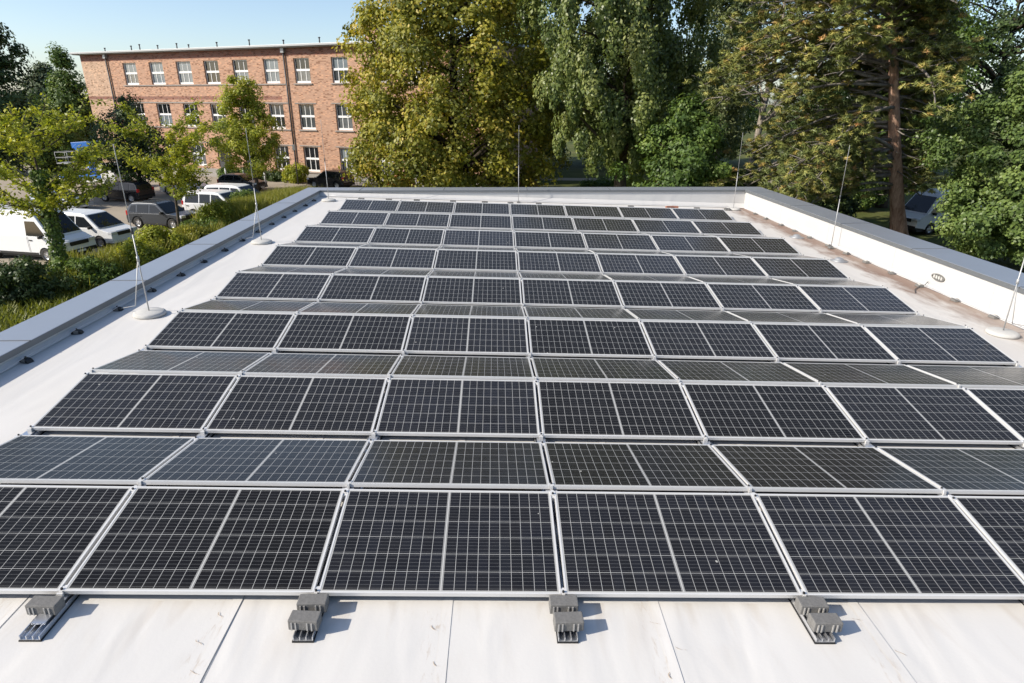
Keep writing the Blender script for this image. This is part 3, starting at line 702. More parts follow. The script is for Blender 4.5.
# ------------------------------------------------------------------ vehicles
def arch(cx, r, n=9, z0=.34):
    return [(cx+r*math.cos(math.pi*k/(n-1)), z0+r*math.sin(math.pi*k/(n-1))) for k in range(n)]
def vehicle(name, loc, rz, paint, spec, label, cat):
    """x forward, wheels touch z = 0"""
    o = empty(name, on_ground(loc[0], loc[1], rz, GZ+.006), label, cat)
    hw, belt, h, tum = spec['hw'], spec['belt'], spec['h'], spec['tumble']
    wr = spec['wr']; xf, xr = spec['xf'], spec['xr']
    W = lambda z: hw if z <= belt+1e-6 else hw-(z-belt)/(h-belt)*tum
    low = spec['low_front']+arch(xf, wr*1.16, z0=wr)[0:1]+arch(xf, wr*1.16, z0=wr)[1:-1]+arch(xf, wr*1.16, z0=wr)[-1:]
    # outline: rear bumper -> belt -> bonnet -> front bumper -> sill with two arches
    base = spec['sill']
    outline = spec['outline']+[(xf+wr*1.16, base)]+arch(xf, wr*1.16, z0=wr)+[(xf-wr*1.16, base), (xr+wr*1.16, base)]+arch(xr, wr*1.16, z0=wr)+[(xr-wr*1.16, base)]
    b = MB(); b.prism(outline, -hw, hw); body = obj('body', b, paint, o, bevel=.045)
    c = MB(); c.prism(spec['cabin'], 0, 0, W); obj('cabin', c, paint, o, bevel=.05)
    # underbody shadow box keeps light from passing through
    obj('underbody', MB().box(spec['outline'][0][0]+.25, spec['outline'][-1][0]-.25, -hw+.12, hw-.12, wr*.6, belt*.7), M['black'], o)
    for poly in spec['side_glass']:
        for sd in (-1, 1):
            q = MB(); vs = [(x, sd*(W(z)+.008), z) for x, z in poly]; q.add(vs, [tuple(range(len(poly)))])
            m = obj('side_window', q, M['carglass'], o); s = m.modifiers.new('thick', 'SOLIDIFY'); s.thickness = .012; s.offset = 0
    for nm, (p, q2) in spec['end_glass'].items():
        (x0, z0), (x1, z1) = p, q2
        d = Vector((x1-x0, 0, z1-z0)); nrm = Vector((-d.z, 0, d.x)).normalized()
        if nm == 'windscreen' and nrm.x < 0: nrm = -nrm
        if nm == 'rear_window' and nrm.x > 0: nrm = -nrm
        k = nrm*.012
        g = MB(); g.quad((x0+k.x, -W(z0)+.09, z0+k.z), (x0+k.x, W(z0)-.09, z0+k.z), (x1+k.x, W(z1)-.11, z1+k.z), (x1+k.x, -W(z1)+.11, z1+k.z))
        m = obj(nm, g, M['carglass'], o); s = m.modifiers.new('thick', 'SOLIDIFY'); s.thickness = .012; s.offset = 0
    for x in (xf, xr):
        for sd in (-1, 1):
            w_ = MB().lathe([(wr*.62, -.10), (wr*.93, -.11), (wr, -.07), (wr, .07), (wr*.93, .11), (wr*.62, .10)], 20, (0, 0, 0), 'Y')
            wo = empty('wheel'); wo.parent = o; wo.location = (x, sd*(hw-.115), wr)
            obj('tyre', w_, M['tyre'], wo)
            r_ = MB().lathe([(0, .055*sd), (wr*.16, .07*sd), (wr*.2, .04*sd), (wr*.55, .05*sd), (wr*.63, .085*sd)], 20, (0, 0, 0), 'Y')
            obj('rim', r_, M['rim'], wo)
            sp = MB()
            for k in range(5):
                t_ = 2*math.pi*k/5
                mm = Matrix.Rotation(t_, 4, 'Y'); sp.box(wr*.15, wr*.6, .055*sd-.012, .055*sd+.018, -.035, .035, mm)
            obj('spokes', sp, M['rim'], wo)
    fx = spec['outline'][-1][0]; rx = spec['outline'][0][0]
    hz, tz = spec['head'], spec['tail']
    for sd in (-1, 1):
        obj('headlight', MB().box(fx-.28, fx+.012, sd*(hw-.42), sd*(hw+.006), hz-.09, hz+.08), M['lampglass'], o, bevel=.03)
        obj('tail_light', MB().box(rx-.012, rx+.12, sd*(hw-.2), sd*(hw+.006), tz-.16, tz+.14), M['redlamp'], o, bevel=.02)
        mx, mz = spec['mirror']
        obj('mirror', MB().box(mx-.08, mx+.06, sd*(hw-.02), sd*(hw+.2), mz, mz+.16), paint if spec.get('mp') else M['black'], o, bevel=.03)
    obj('grille', MB().box(fx-.05, fx+.014, -hw+.45, hw-.45, hz-.16, hz+.04), M['black'], o)
    obj('front_bumper', MB().box(fx-.35, fx+.03, -hw+.03, hw-.03, base+.02, base+.22), M['black'] if spec.get('bb') else paint, o, bevel=.03)
    obj('rear_bumper', MB().box(rx-.04, rx+.3, -hw+.03, hw-.03, base+.02, base+.24), M['black'] if spec.get('bb') else paint, o, bevel=.03)
    obj('side_sill', MB().box(xr+wr*1.25, xf-wr*1.25, -hw-.012, hw+.012, base-.02, base+.1), M['black'], o)
    for sd in (-1, 1):
        for xs in spec.get('seams', (spec['side_glass'][0][0][0]+.05, spec['side_glass'][-1][0][0]-.02)):
            obj('door_seam', MB().box(xs-.006, xs+.006, sd*(hw+.001), sd*(hw+.004), base+.12, belt-.02), M['black'], o)
        for xs in spec.get('handles', (spec['side_glass'][0][0][0]+.2,)):
            obj('door_handle', MB().box(xs-.1, xs+.1, sd*(hw+.004), sd*(hw+.03), belt-.2, belt-.15), M['black'], o)
    obj('number_plate', MB().box(fx+.031, fx+.04, -.26, .26, base+.06, base+.17), M['white'], o)
    if spec.get('rails'):
        for sd in (-1, 1): obj('roof_rail', MB().tube([(-1.6, sd*(hw-tum-.03), h+.0), (-1.5, sd*(hw-tum-.03), h+.05), (.1, sd*(hw-tum-.03), h+.05), (.25, sd*(hw-tum-.03), h-.01)], .018, 6), M['black'], o)
    return o
SUV = dict(hw=.91, belt=1.0, h=1.66, tumble=.2, wr=.36, xf=1.33, xr=-1.34, sill=.3, low_front=[], head=.86, tail=1.0, mirror=(.72, 1.0), bb=True, rails=True,
    outline=[(-2.12, .42), (-2.16, .62), (-2.12, 1.0), (.82, 1.02), (1.25, 1.02), (1.95, .93), (2.12, .82), (2.14, .45)],
    cabin=[(-2.1, .99), (-1.95, 1.42), (-1.7, 1.62), (-1.2, 1.66), (-.1, 1.66), (.25, 1.62), (1.05, .99)],
    side_glass=[[(-1.25, 1.06), (-1.25, 1.52), (-.38, 1.54), (-.38, 1.06)], [(-.28, 1.06), (-.28, 1.54), (.12, 1.52), (.68, 1.08)], [(-1.9, 1.08), (-1.72, 1.46), (-1.38, 1.5), (-1.38, 1.06)]],
    end_glass=dict(windscreen=((1.0, 1.04), (.3, 1.58)), rear_window=((-2.06, 1.1), (-1.76, 1.55))))
HATCH = dict(hw=.88, belt=.92, h=1.47, tumble=.2, wr=.32, xf=1.28, xr=-1.28, sill=.22, low_front=[], head=.72, tail=.88, mirror=(.68, .92),
    outline=[(-2.05, .35), (-2.1, .55), (-2.05, .92), (.8, .94), (1.2, .92), (1.9, .78), (2.08, .66), (2.1, .38)],
    cabin=[(-2.03, .91), (-1.85, 1.25), (-1.5, 1.44), (-.9, 1.47), (-.1, 1.47), (.2, 1.43), (1.05, .91)],
    side_glass=[[(-1.2, .97), (-1.2, 1.37), (-.35, 1.39), (-.35, .97)], [(-.25, .97), (-.25, 1.39), (.1, 1.36), (.7, .98)], [(-1.8, .98), (-1.6, 1.27), (-1.3, 1.34), (-1.3, .97)]],
    end_glass=dict(windscreen=((1.0, .96), (.25, 1.41)), rear_window=((-1.98, 1.0), (-1.55, 1.4))))
VAN = dict(hw=1.0, belt=1.3, h=2.62, tumble=.16, wr=.36, xf=1.72, xr=-1.75, sill=.38, low_front=[], head=.98, tail=1.15, mirror=(1.72, 1.25), bb=True,
    outline=[(-2.95, .5), (-3.0, .7), (-2.98, 1.3), (2.15, 1.32), (2.35, 1.26), (2.75, 1.08), (2.92, .9), (2.96, .52)],
    cabin=[(-2.97, 1.29), (-2.93, 2.45), (-2.75, 2.6), (-2.4, 2.62), (.95, 2.62), (1.3, 2.5), (2.28, 1.29)],
    side_glass=[[(.75, 1.36), (.75, 2.1), (1.36, 2.1), (1.92, 1.42), (1.8, 1.36)]],
    end_glass=dict(windscreen=((2.2, 1.38), (1.45, 2.32)), rear_window=((-2.955, 1.6), (-2.93, 2.3))))
MPV = dict(hw=.95, belt=1.12, h=1.92, tumble=.2, wr=.34, xf=1.5, xr=-1.5, sill=.3, low_front=[], head=.88, tail=1.15, mirror=(1.1, 1.1),
    outline=[(-2.35, .4), (-2.4, .6), (-2.36, 1.12), (1.35, 1.14), (1.6, 1.1), (2.2, .95), (2.4, .8), (2.42, .45)],
    cabin=[(-2.34, 1.11), (-2.25, 1.75), (-2.0, 1.9), (-1.5, 1.92), (.3, 1.92), (.65, 1.84), (1.62, 1.11)],
    side_glass=[[(-2.1, 1.17), (-2.03, 1.72), (-1.0, 1.76), (-1.0, 1.17)], [(-.9, 1.17), (-.9, 1.76), (-.05, 1.76), (-.05, 1.17)], [(.05, 1.17), (.05, 1.76), (.6, 1.72), (1.25, 1.18)]],
    end_glass=dict(windscreen=((1.58, 1.16), (.72, 1.8)), rear_window=((-2.33, 1.2), (-2.22, 1.75))))
HD = math.atan2(-.66, 2.5)
def rowpt(s, back=0.0):       # front-wheel line of the first parking row
    return Vector((-24.0+.26*s-math.cos(HD)*back, 29.5+.966*s-math.sin(HD)*back))
def park(s, spec, back=0): 
    p = rowpt(s, back); hd = Vector((math.cos(HD), math.sin(HD))); nn = Vector((-hd.y, hd.x))
    return tuple(p-hd*spec['xf']+nn*spec['hw'])
vehicle('parked_van', park(0, VAN), HD, M['carwhite'], VAN, 'white high-roofed van half hidden by the ivy-clad tree at the left edge', 'van')
vehicle('parked_car', park(3.4, MPV), HD, M['carwhite'], MPV, 'white people carrier parked between the tall white van and the dark grey car', 'car')
vehicle('parked_car', park(9.1, SUV), HD, M['cargrey'], SUV, 'dark grey off-road car with roof rails standing alone in the parking row', 'car')
vehicle('parked_car', park(12.9, MPV, -1.6), HD, M['carwhite'], MPV, 'white people carrier parked just beyond the dark grey off-road car', 'car')
vehicle('parked_car', park(16.4, MPV, -.6), HD, M['carwhite'], MPV, 'white car at the far end of the row beside the tall grass', 'car')
vehicle('parked_car', (-34.2, 47.0), HD+.05, M['carblue'], HATCH, 'pale silver blue car in the second row behind the young tree', 'car')
vehicle('parked_car', (-31.6, 51.3), HD+math.pi, M['carblack'], SUV, 'black car with red tail lamps in the second parking row', 'car')
vehicle('parked_car', (-28.4, 55.4), HD, M['carwhite'], HATCH, 'white small car in the second row in front of the brick building', 'car')
vehicle('parked_car', (-24.4, 58.2), HD, M['cargrey'], HATCH, 'grey small car at the end of the second row near the building entrance', 'car')
vehicle('parked_car', (-39.5, 44.5), HD, M['carwhite'], SUV, 'white car at the left end of the second parking row', 'car')
vehicle('parked_car', (-16.4, 59.6), BANG+math.pi, M['carblack'], dict(SUV, bb=False), 'black car whose roof shows just above the rear parapet', 'car')
vehicle('parked_van', (28.6, 37.2), math.pi+.28, M['carwhite'], VAN, 'white van with blue-tinted windscreen between the pine trunk and the leafy maple', 'van')

# truck-mounted lift
lf = empty('boom_lift', on_ground(-39.0, 60.0, -.15), 'blue folded boom lift on a white truck beside the left end of the brick building', 'boom lift')
obj('chassis', MB().box(-3.2, 2.6, -.95, .95, .62, .95), M['white'], lf, bevel=.03)
cb = MB(); cb.prism([(1.3, .9), (1.3, 2.35), (2.2, 2.35), (2.75, 1.6), (2.8, .5), (1.3, .5)], -.95, .95); cab = obj('cab', cb, M['white'], lf, bevel=.06)
obj('cab_window', MB().box(1.55, 2.15, -.965, -.951, 1.5, 2.15), M['carglass'], cab)
obj('platform_body', MB().box(-3.1, 1.2, -.9, .9, .951, 1.25), M['liftblue'], lf, bevel=.02)
for x in (-2.2, 1.9):
    for sd in (-1, 1): obj('wheel', MB().lathe([(0, -.13), (.4, -.13), (.43, -.09), (.43, .09), (.4, .13), (0, .13)], 18, (x, sd*.83, .43), 'Y'), M['tyre'], lf)
obj('turret', MB().tube([(-.2, 0, 1.25), (-.2, 0, 2.2)], .35, 12), M['liftblue'], lf)
obj('lower_arm', MB().box(-.25, .25, -.25, .25, -.1, 2.3, Matrix.Translation((-.1, 0, 2.0)) @ Matrix.Rotation(-.55, 4, 'Y')), M['liftblue'], lf, bevel=.03)
obj('upper_arm', MB().box(-.4, 3.6, -.23, .23, -.27, .27, Matrix.Translation((-1.25, 0, 3.95)) @ Matrix.Rotation(-.06, 4, 'Y')), M['liftblue'], lf, bevel=.03)
obj('telescope', MB().box(3.62, 4.3, -.14, .14, -.14, .14, Matrix.Translation((-1.25, 0, 3.95)) @ Matrix.Rotation(-.06, 4, 'Y')), M['white'], lf)
bk = MB(); bk.box(-3.3, -2.0, -.6, .6, 2.25, 2.35)
for z in (2.8, 3.3):
    for q in ((-3.3, -3.26, -.6, .6), (-2.04, -2.0, -.6, .6), (-3.259, -2.041, -.6, -.56), (-3.259, -2.041, .56, .6)): bk.box(*q, z, z+.05)
for x in (-3.28, -2.02):
    for y in (-.58, .58): bk.tube([(x, y, 2.35), (x, y, 3.3)], .02, 6)
obj('basket', bk, M['zinc'], lf)

# street lamp, sign posts and bicycles before the brick building
lamp = empty('street_lamp', on_ground(-20.4, 62.3), 'slim dark street lamp with box head before the brick facade', 'street lamp')
obj('pole', MB().tube([(0, 0, 0), (0, 0, 3.3)], [.06, .045], 10), M['darkmetal'], lamp)
obj('lamp_head', MB().box(-.14, .14, -.14, .14, 3.3, 3.85), M['zinc'], lamp, bevel=.02)
for i, (x, y, l) in enumerate(((-27.2, 66.2, 'grey post left of the building entrance'), (-23.4, 61.6, 'grey post standing in the planting before the street lamp'), (-29.0, 66.0, 'grey post at the left end of the planting strip'))):
    p = empty('bollard_post', on_ground(x, y), l, 'post'); obj('post', MB().tube([(0, 0, 0), (0, 0, 1.25)], .09, 10), M['zinc'], p); obj('post_cap', MB().tube([(0, 0, 1.25), (0, 0, 1.33)], .11, 10), M['darkmetal'], p)
def bicycle(x, y, rz, label):
    b = empty('bicycle', on_ground(x, y, rz, GZ+.01), label, 'bicycle', 'bicycles before the brick wall')
    for wx in (-.52, .52):
        w_ = MB(); pts = [(wx+.33*math.cos(t), 0, .34+.33*math.sin(t)) for t in np.linspace(0, 2*math.pi, 25)]; w_.tube(pts, .02, 6, False); wo = obj('wheel', w_, M['tyre'], b)
        sp = MB()
        for k in range(8): t_ = math.pi*k/8; sp.tube([(wx-.31*math.cos(t_), 0, .34-.31*math.sin(t_)), (wx+.31*math.cos(t_), 0, .34+.31*math.sin(t_))], .004, 4)
        obj('spokes', sp, M['rim'], wo)
    f = MB()
    for a, c in (((-.52, 0, .34), (-.05, 0, .32)), ((-.05, 0, .32), (-.2, 0, .85)), ((-.52, 0, .34), (-.17, 0, .75)), ((-.17, 0, .75), (.36, 0, .78)), ((-.05, 0, .32), (.38, 0, .7)), ((.52, 0, .34), (.34, 0, .95))): f.tube([a, c], .02, 6)
    obj('frame', f, M['liftblue'] if rz > 0 else M['darkmetal'], b)
    obj('saddle', MB().box(-.34, -.08, -.07, .07, .85, .91), M['black'], b, bevel=.02)
    obj('handlebar', MB().tube([(.25, -.28, .98), (.34, -.2, 1.0), (.34, .2, 1.0), (.25, .28, .98)], .014, 6), M['rim'], b)
bicycle(-13.4, 60.7, BANG+1.2, 'blue bicycle leaning by the brick wall right of the black car')
bicycle(-12.5, 60.3, BANG-1.9, 'dark bicycle by the brick wall next to the yellow tree')

# ------------------------------------------------------------------ trees and plants
def leaf_mesh(name, pos, nrm, size, aspect, tint, mat, axis=None):
    """each leaf a folded diamond of its own; axis, when given, is its long direction"""
    n = len(pos); g = np.random.default_rng(n)
    nrm = nrm/np.maximum(np.linalg.norm(nrm, axis=1, keepdims=True), 1e-6)
    if axis is None: axis = g.normal(size=(n, 3))
    t = axis-nrm*(axis*nrm).sum(1, keepdims=True); t /= np.maximum(np.linalg.norm(t, axis=1, keepdims=True), 1e-6)
    b = np.cross(nrm, t)
    s = size[:, None]*.5; q = s*(aspect if np.isscalar(aspect) else aspect[:, None])
    v = np.empty((n, 4, 3))
    v[:, 0] = pos-t*s; v[:, 1] = pos+b*q-t*s*.15; v[:, 2] = pos+t*s-nrm*s*.2; v[:, 3] = pos-b*q-t*s*.15
    me = bpy.data.meshes.new(name)
    me.vertices.add(4*n); me.vertices.foreach_set('co', v.astype(np.float32).ravel())
    me.loops.add(4*n); me.loops.foreach_set('vertex_index', np.arange(4*n, dtype=np.int32))
    me.polygons.add(n); me.polygons.foreach_set('loop_start', np.arange(0, 4*n, 4, dtype=np.int32))
    me.update(calc_edges=True)
    a = me.attributes.new('tint', 'FLOAT', 'FACE'); a.data.foreach_set('value', np.clip(tint, 0, 1).astype(np.float32))
    me.materials.append(mat); return me
def prof_at(prof, t): return np.interp(t, [p[0] for p in prof], [p[1] for p in prof])
def crown_points(g, n, prof, rx, ry, z0, z1, lobes=.25, shell=.4, lean=(0, 0)):
    ph = g.uniform(0, 6.28, 4); out = []
    while len(out) < n:
        t = g.random(); th = g.uniform(0, 6.283)
        r = prof_at(prof, t)
        if g.random() > r+.08: continue
        l = 1+lobes*(.6*math.sin(2*th+ph[0]+5*t)+.5*math.sin(3*th+ph[1]-7*t)+.4*math.sin(5*th+ph[2]+11*t))
        k = g.random()**shell
        out.append((rx*r*l*k*math.cos(th)+lean[0]*t, ry*r*l*k*math.sin(th)+lean[1]*t, z0+(z1-z0)*t, k))
    return np.array(out)
def limb(mb, a, b, r0, r1, g, sag=.12, n=5, sides=6):
    a = np.array(a, float); b = np.array(b, float); L_ = np.linalg.norm(b-a); pts = []; rs = []
    w = g.normal(size=3)*L_*.05
    for i in range(n+1):
        t = i/n; p = a*(1-t)+b*t; p = p+w*math.sin(math.pi*t); p[2] += sag*L_*math.sin(math.pi*t)
        pts.append(p); rs.append(r0*(1-t)+r1*t)
    mb.tube(pts, rs, sides); return pts
def trunk_of(mb, h, r, g, lean=(0, 0), wob=.15, n=9, flare=1.5, sides=12, top=.12):
    pts = []
    for i in range(n+1):
        t = i/n; pts.append((lean[0]*t+wob*math.sin(3*t+g.uniform(0, .6))*t, lean[1]*t+wob*math.cos(4*t)*t-wob*t, h*t-.15))
    rs = [r*(flare if i == 0 else 1.12 if i == 1 else 1)*(1-(1-top)*(i/n)) for i in range(n+1)]
    mb.tube(pts, rs, sides); return np.array(pts)
def tree(name, x, y, label, group, leaf, barkm, h=16, rx=6, ry=None, z0=2, trunk_r=.35, prof=((0, .5), (.3, 1), (.65, .85), (1, .15)), clumps=260, per=170, cr=1.1, leafs=.26, aspect=.55,
         droop=1.0, seed=1, lobes=.25, shell=.4, limbs=34, lean=(0, 0), trunk_h=None, hang=False, cat='tree', up=.5, tintb=0.0, rz=0):
    g = np.random.default_rng(seed); ry = ry or rx
    o = empty(name, on_ground(x, y, rz), label, cat, group)
    C_ = crown_points(g, clumps, prof, rx, ry, z0, h, lobes, shell, lean)
    tb = MB(); th = trunk_h or h*.86; tp = trunk_of(tb, th, trunk_r, g, (lean[0]*.8, lean[1]*.8))
    idx = g.permutation(len(C_))[:limbs]
    for i in idx:
        c = C_[i, :3]; zt = max(min(c[2]-.25*math.hypot(c[0], c[1])-.6, th*.92), min(z0+.3, th*.5))
        k = min(len(tp)-1, max(1, int(zt/th*len(tp))))
        a = tp[k]; rr_ = trunk_r*.42*(1-.6*k/len(tp))
        limb(tb, a, c, rr_, .025, g, .08)
    obj('trunk', tb, barkm, o)
    N = clumps*per
    ci = np.repeat(np.arange(clumps), per)
    d = g.normal(size=(N, 3)); d /= np.linalg.norm(d, axis=1, keepdims=True)
    rad = g.random(N)**(1/2.2)
    crr = cr*g.uniform(.65, 1.35, clumps)[ci]
    off = d*(rad*crr)[:, None]
    if hang:
        off[:, 2] *= droop; f = np.clip((off[:, 2]/(droop*cr)+1)/2, 0.15, 1); off[:, 0] *= f**.5; off[:, 1] *= f**.5
    else:
        off[:, 2] *= .72*droop; off[:, 2] -= .18*(off[:, 0]**2+off[:, 1]**2)/cr
    pos = C_[ci, :3]+off
    outw = C_[ci, :3]*np.array([1, 1, .35]); outw[:, 2] -= .35*(z0+h)/2; outw /= np.maximum(np.linalg.norm(outw, axis=1, keepdims=True), .1)
    nr = d*.75+outw*.55+np.array([0, 0, up])+g.normal(size=(N, 3))*.55
    ax = None
    if hang: nr[:, 2] *= .6; ax = np.tile(np.array([0, 0, -1.0]), (N, 1))+g.normal(size=(N, 3))*.8
    tint = np.clip(.5+tintb+.22*g.normal(size=clumps)[ci]+.2*g.normal(size=N)+.08*(off[:, 2]/cr), 0, 1)
    obj('crown', leaf_mesh('crown', pos, nr, leafs*g.uniform(.65, 1.3, N), aspect, tint, leaf, ax), None, o)
    return o
def copy_tree_at(src, x, y, rz, label, sc=1.0):
    c = copy_tree(src); c.matrix_basis = on_ground(x, y, rz) @ Matrix.Scale(sc, 4); c['label'] = label; return c

# the big trees behind the hall
tree('linden_tree', -3.7, 50.0, 'broad yellow-green tree with drooping sprays in front of the brick building', None, M['l_linden'], M['barkdark'], h=21, rx=8.6, ry=7.4, z0=.6, trunk_r=.55,
     prof=((0, .78), (.12, .95), (.35, 1), (.6, .95), (.85, .66), (1, .2)), clumps=640, per=150, cr=1.15, leafs=.30, aspect=.62, droop=1.25, seed=11, lobes=.16, shell=.33, limbs=60)
tree('weeping_tree', 8.7, 43.5, 'tall dark green weeping tree hanging to the lawn behind the middle of the roof', None, M['l_beech'], M['bark'], h=22, rx=6.6, ry=5.8, z0=4.1, trunk_r=.45,
     prof=((0, .6), (.1, .85), (.35, 1), (.6, .9), (.85, .6), (1, .2)), clumps=420, per=300, cr=.88, leafs=.24, aspect=.6, droop=1.5, seed=23, lobes=.6, shell=.5, limbs=60, hang=True)
tree('slender_tree', 20.3, 57.5, 'slim grey-green tree rising between the weeping tree and the bare one', None, M['l_pale'], M['barkpale'], h=23, rx=3.4, z0=4, trunk_r=.3,
     prof=((0, .5), (.3, 1), (.7, .8), (1, .2)), clumps=260, per=130, cr=.9, leafs=.28, seed=31, droop=1.6, lobes=.2, limbs=40)
tree('round_tree', 11.3, 36.5, 'low dense green tree between the weeping tree and the pine', None, M['l_green'], M['bark'], h=8.2, rx=2.9, z0=.5, trunk_r=.2, lobes=.6, shell=.55, clumps=170, per=220, cr=.75, leafs=.24, seed=32, tintb=-.15)
tree('maple_tree', 27.3, 27.0, 'dense fresh green maple leaning over the right wall of the hall', None, M['l_maple'], M['bark'], h=10.4, rx=5.7, ry=4.8, z0=.9, trunk_r=.22,
     prof=((0, .7), (.2, .95), (.5, 1), (.8, .78), (1, .3)), clumps=500, per=270, cr=.68, leafs=.17, aspect=.7, seed=41, lobes=.22, shell=.36)
tree('broad_tree', 30.6, 47.0, 'tall green broadleaf tree standing behind the crown of the pine', None, M['l_green'], M['bark'], h=17.5, rx=4.3, z0=2, trunk_r=.4, clumps=300, per=150, cr=1.1, leafs=.28, seed=51, droop=1.2)
tree('open_tree', 40.5, 51.0, 'dark loosely branched tree against the sky in the upper right corner', None, M['l_dark'], M['barkdark'], h=20, rx=7.5, z0=6, trunk_r=.4, clumps=230, per=70, cr=1.0, leafs=.3, seed=52, shell=.5, limbs=120)
tree('light_green_tree', 14.5, 62.0, 'yellowish green small tree beside the sandy garden path', None, M['l_young'], M['bark'], h=6.5, rx=2.2, z0=1.2, trunk_r=.12, clumps=70, per=120, cr=.7, leafs=.22, seed=53, tintb=-.15)

def bare_tree(x, y):
    g = np.random.default_rng(77)
    o = empty('bare_tree', on_ground(x, y), 'pale-barked bare tree with thin leafless twigs before the sky', 'tree')
    tb = MB(); tp = trunk_of(tb, 19, .34, g, (1.2, 0), .3, 12, top=.2)
    tw = MB()
    for i in range(46):
        k = g.integers(4, len(tp)); a = tp[k]; th = g.uniform(0, 6.28); l = g.uniform(2.2, 4.6)*(1.25-.5*k/len(tp))
        b = a+np.array([math.cos(th)*l*.75, math.sin(th)*l*.75, l*.75])
        pts = limb(tb, a, b, .10, .03, g, -.06)
        for j in range(9):
            p = pts[g.integers(2, 6)]; e = np.array(p)+np.array([g.normal()*.8, g.normal()*.8, g.uniform(.1, 1.3)])
            q = limb(tw, p, e, .024, .008, g, .05, 3, 4)
            for r_ in range(2): limb(tw, q[2], np.array(q[2])+g.normal(size=3)*.5+np.array([0, 0, .3]), .012, .005, g, 0, 2, 3)
    obj('trunk', tb, M['barkpale'], o); obj('twigs', tw, M['bark'], o)
    pos = np.array(tw.v)[g.integers(0, len(tw.v), 900)]+g.normal(size=(900, 3))*.1
    obj('crown', leaf_mesh('crown', pos, g.normal(size=(900, 3)), g.uniform(.1, .2, 900), .6, g.random(900), M['l_linden']), None, o)
bare_tree(21.6, 52.5)

def pine(x, y):
    g = np.random.default_rng(88)
    o = empty('pine_tree', on_ground(x, y), 'large pine with rusty yellow-green needles and thick orange trunk by the right wall', 'tree')
    tb = MB(); tw = MB(); H = 18.0
    tp = trunk_of(tb, H, .43, g, (-5.2, .5), .42, 16, flare=1.35, sides=14, top=.16)
    tufts = []
    for i in range(240):
        t = g.uniform(.17, .92); z = H*t; k = min(len(tp)-2, int(t*len(tp)))
        a = tp[k]+(tp[k+1]-tp[k])*g.random()
        th = g.uniform(0, 6.283)
        # longer boughs towards the hall's left, shorter on the right as in an old leaning pine
        l = (6.9+2.7*math.cos(th-math.pi)) *(1-.62*max(0, (t-.55)/.45))*g.uniform(.72, 1.05)
        if t < .45 and math.cos(th) > -.3: l *= .62+.8*(t-.17)
        if math.cos(th) > .35 and t < .75: l *= .62
        if math.sin(th) < -.15 and math.cos(th) > -.8 and t < .5: continue
        drop = (-.26 if t < .4 else -.12 if t < .6 else .04)*l
        b = a+np.array([math.cos(th)*l, math.sin(th)*l, drop+g.normal()*.5])
        pts = limb(tw, a, b, .085*(1.2-.6*t)+.02, .022, g, .10, 7, 6)
        for j in range(int(5+l*1.9)):
            s = g.uniform(.28, 1.0); q = min(6, int(s*7)); p = np.array(pts[q])*(1-(s*7-q))+np.array(pts[q+1])*(s*7-q)
            sl = g.uniform(.5, 1.7)*(1.15-.5*s); a2 = th+g.choice((-1, 1))*g.uniform(.35, 1.3)
            e = p+np.array([math.cos(a2)*sl, math.sin(a2)*sl, g.uniform(-.35, .55)])
            qs = limb(tw, p, e, .026, .010, g, .06, 3, 4)
            for u in range(g.integers(2, 5)):
                f = qs[g.integers(1, 4)]; tufts.append(np.array(f)+g.normal(size=3)*np.array([.30, .30, .26]))
    # dead bare snags on the lower trunk
    for i in range(26):
        z = g.uniform(.22, .62); k = int(z*len(tp)); a = tp[k]; th = g.uniform(0, 6.28); l = g.uniform(.8, 3.2)
        limb(tw, a, a+np.array([math.cos(th)*l, math.sin(th)*l, g.uniform(-.7, .2)]), .04, .012, g, -.08, 4, 5)
    obj('trunk', tb, M['barkpine'], o); obj('boughs', tw, M['twig'], o)
    T_ = np.array(tufts); n = len(T_); per = 56; N = n*per
    ci = np.repeat(np.arange(n), per)
    d = g.normal(size=(N, 3)); d[:, 2] = np.abs(d[:, 2])*.9+d[:, 2]*.25; d /= np.linalg.norm(d, axis=1, keepdims=True)
    ln = g.uniform(.17, .31, N)
    pos = T_[ci]+d*(ln*.62)[:, None]
    nr = d*.5+g.normal(size=(N, 3))*.45+np.array([-.25, -.35, .45])*0+np.array([0, 0, .5])
    base = np.clip(g.beta(1.8, 3.0, n), 0, 1)
    tint = base[ci]+.10*g.normal(size=N)
    obj('crown', leaf_mesh('crown', pos, nr, ln*1.15, .15, tint, M['l_pine'], d), None, o)
    print('pine tufts', n)
pine(23.4, 32.5)

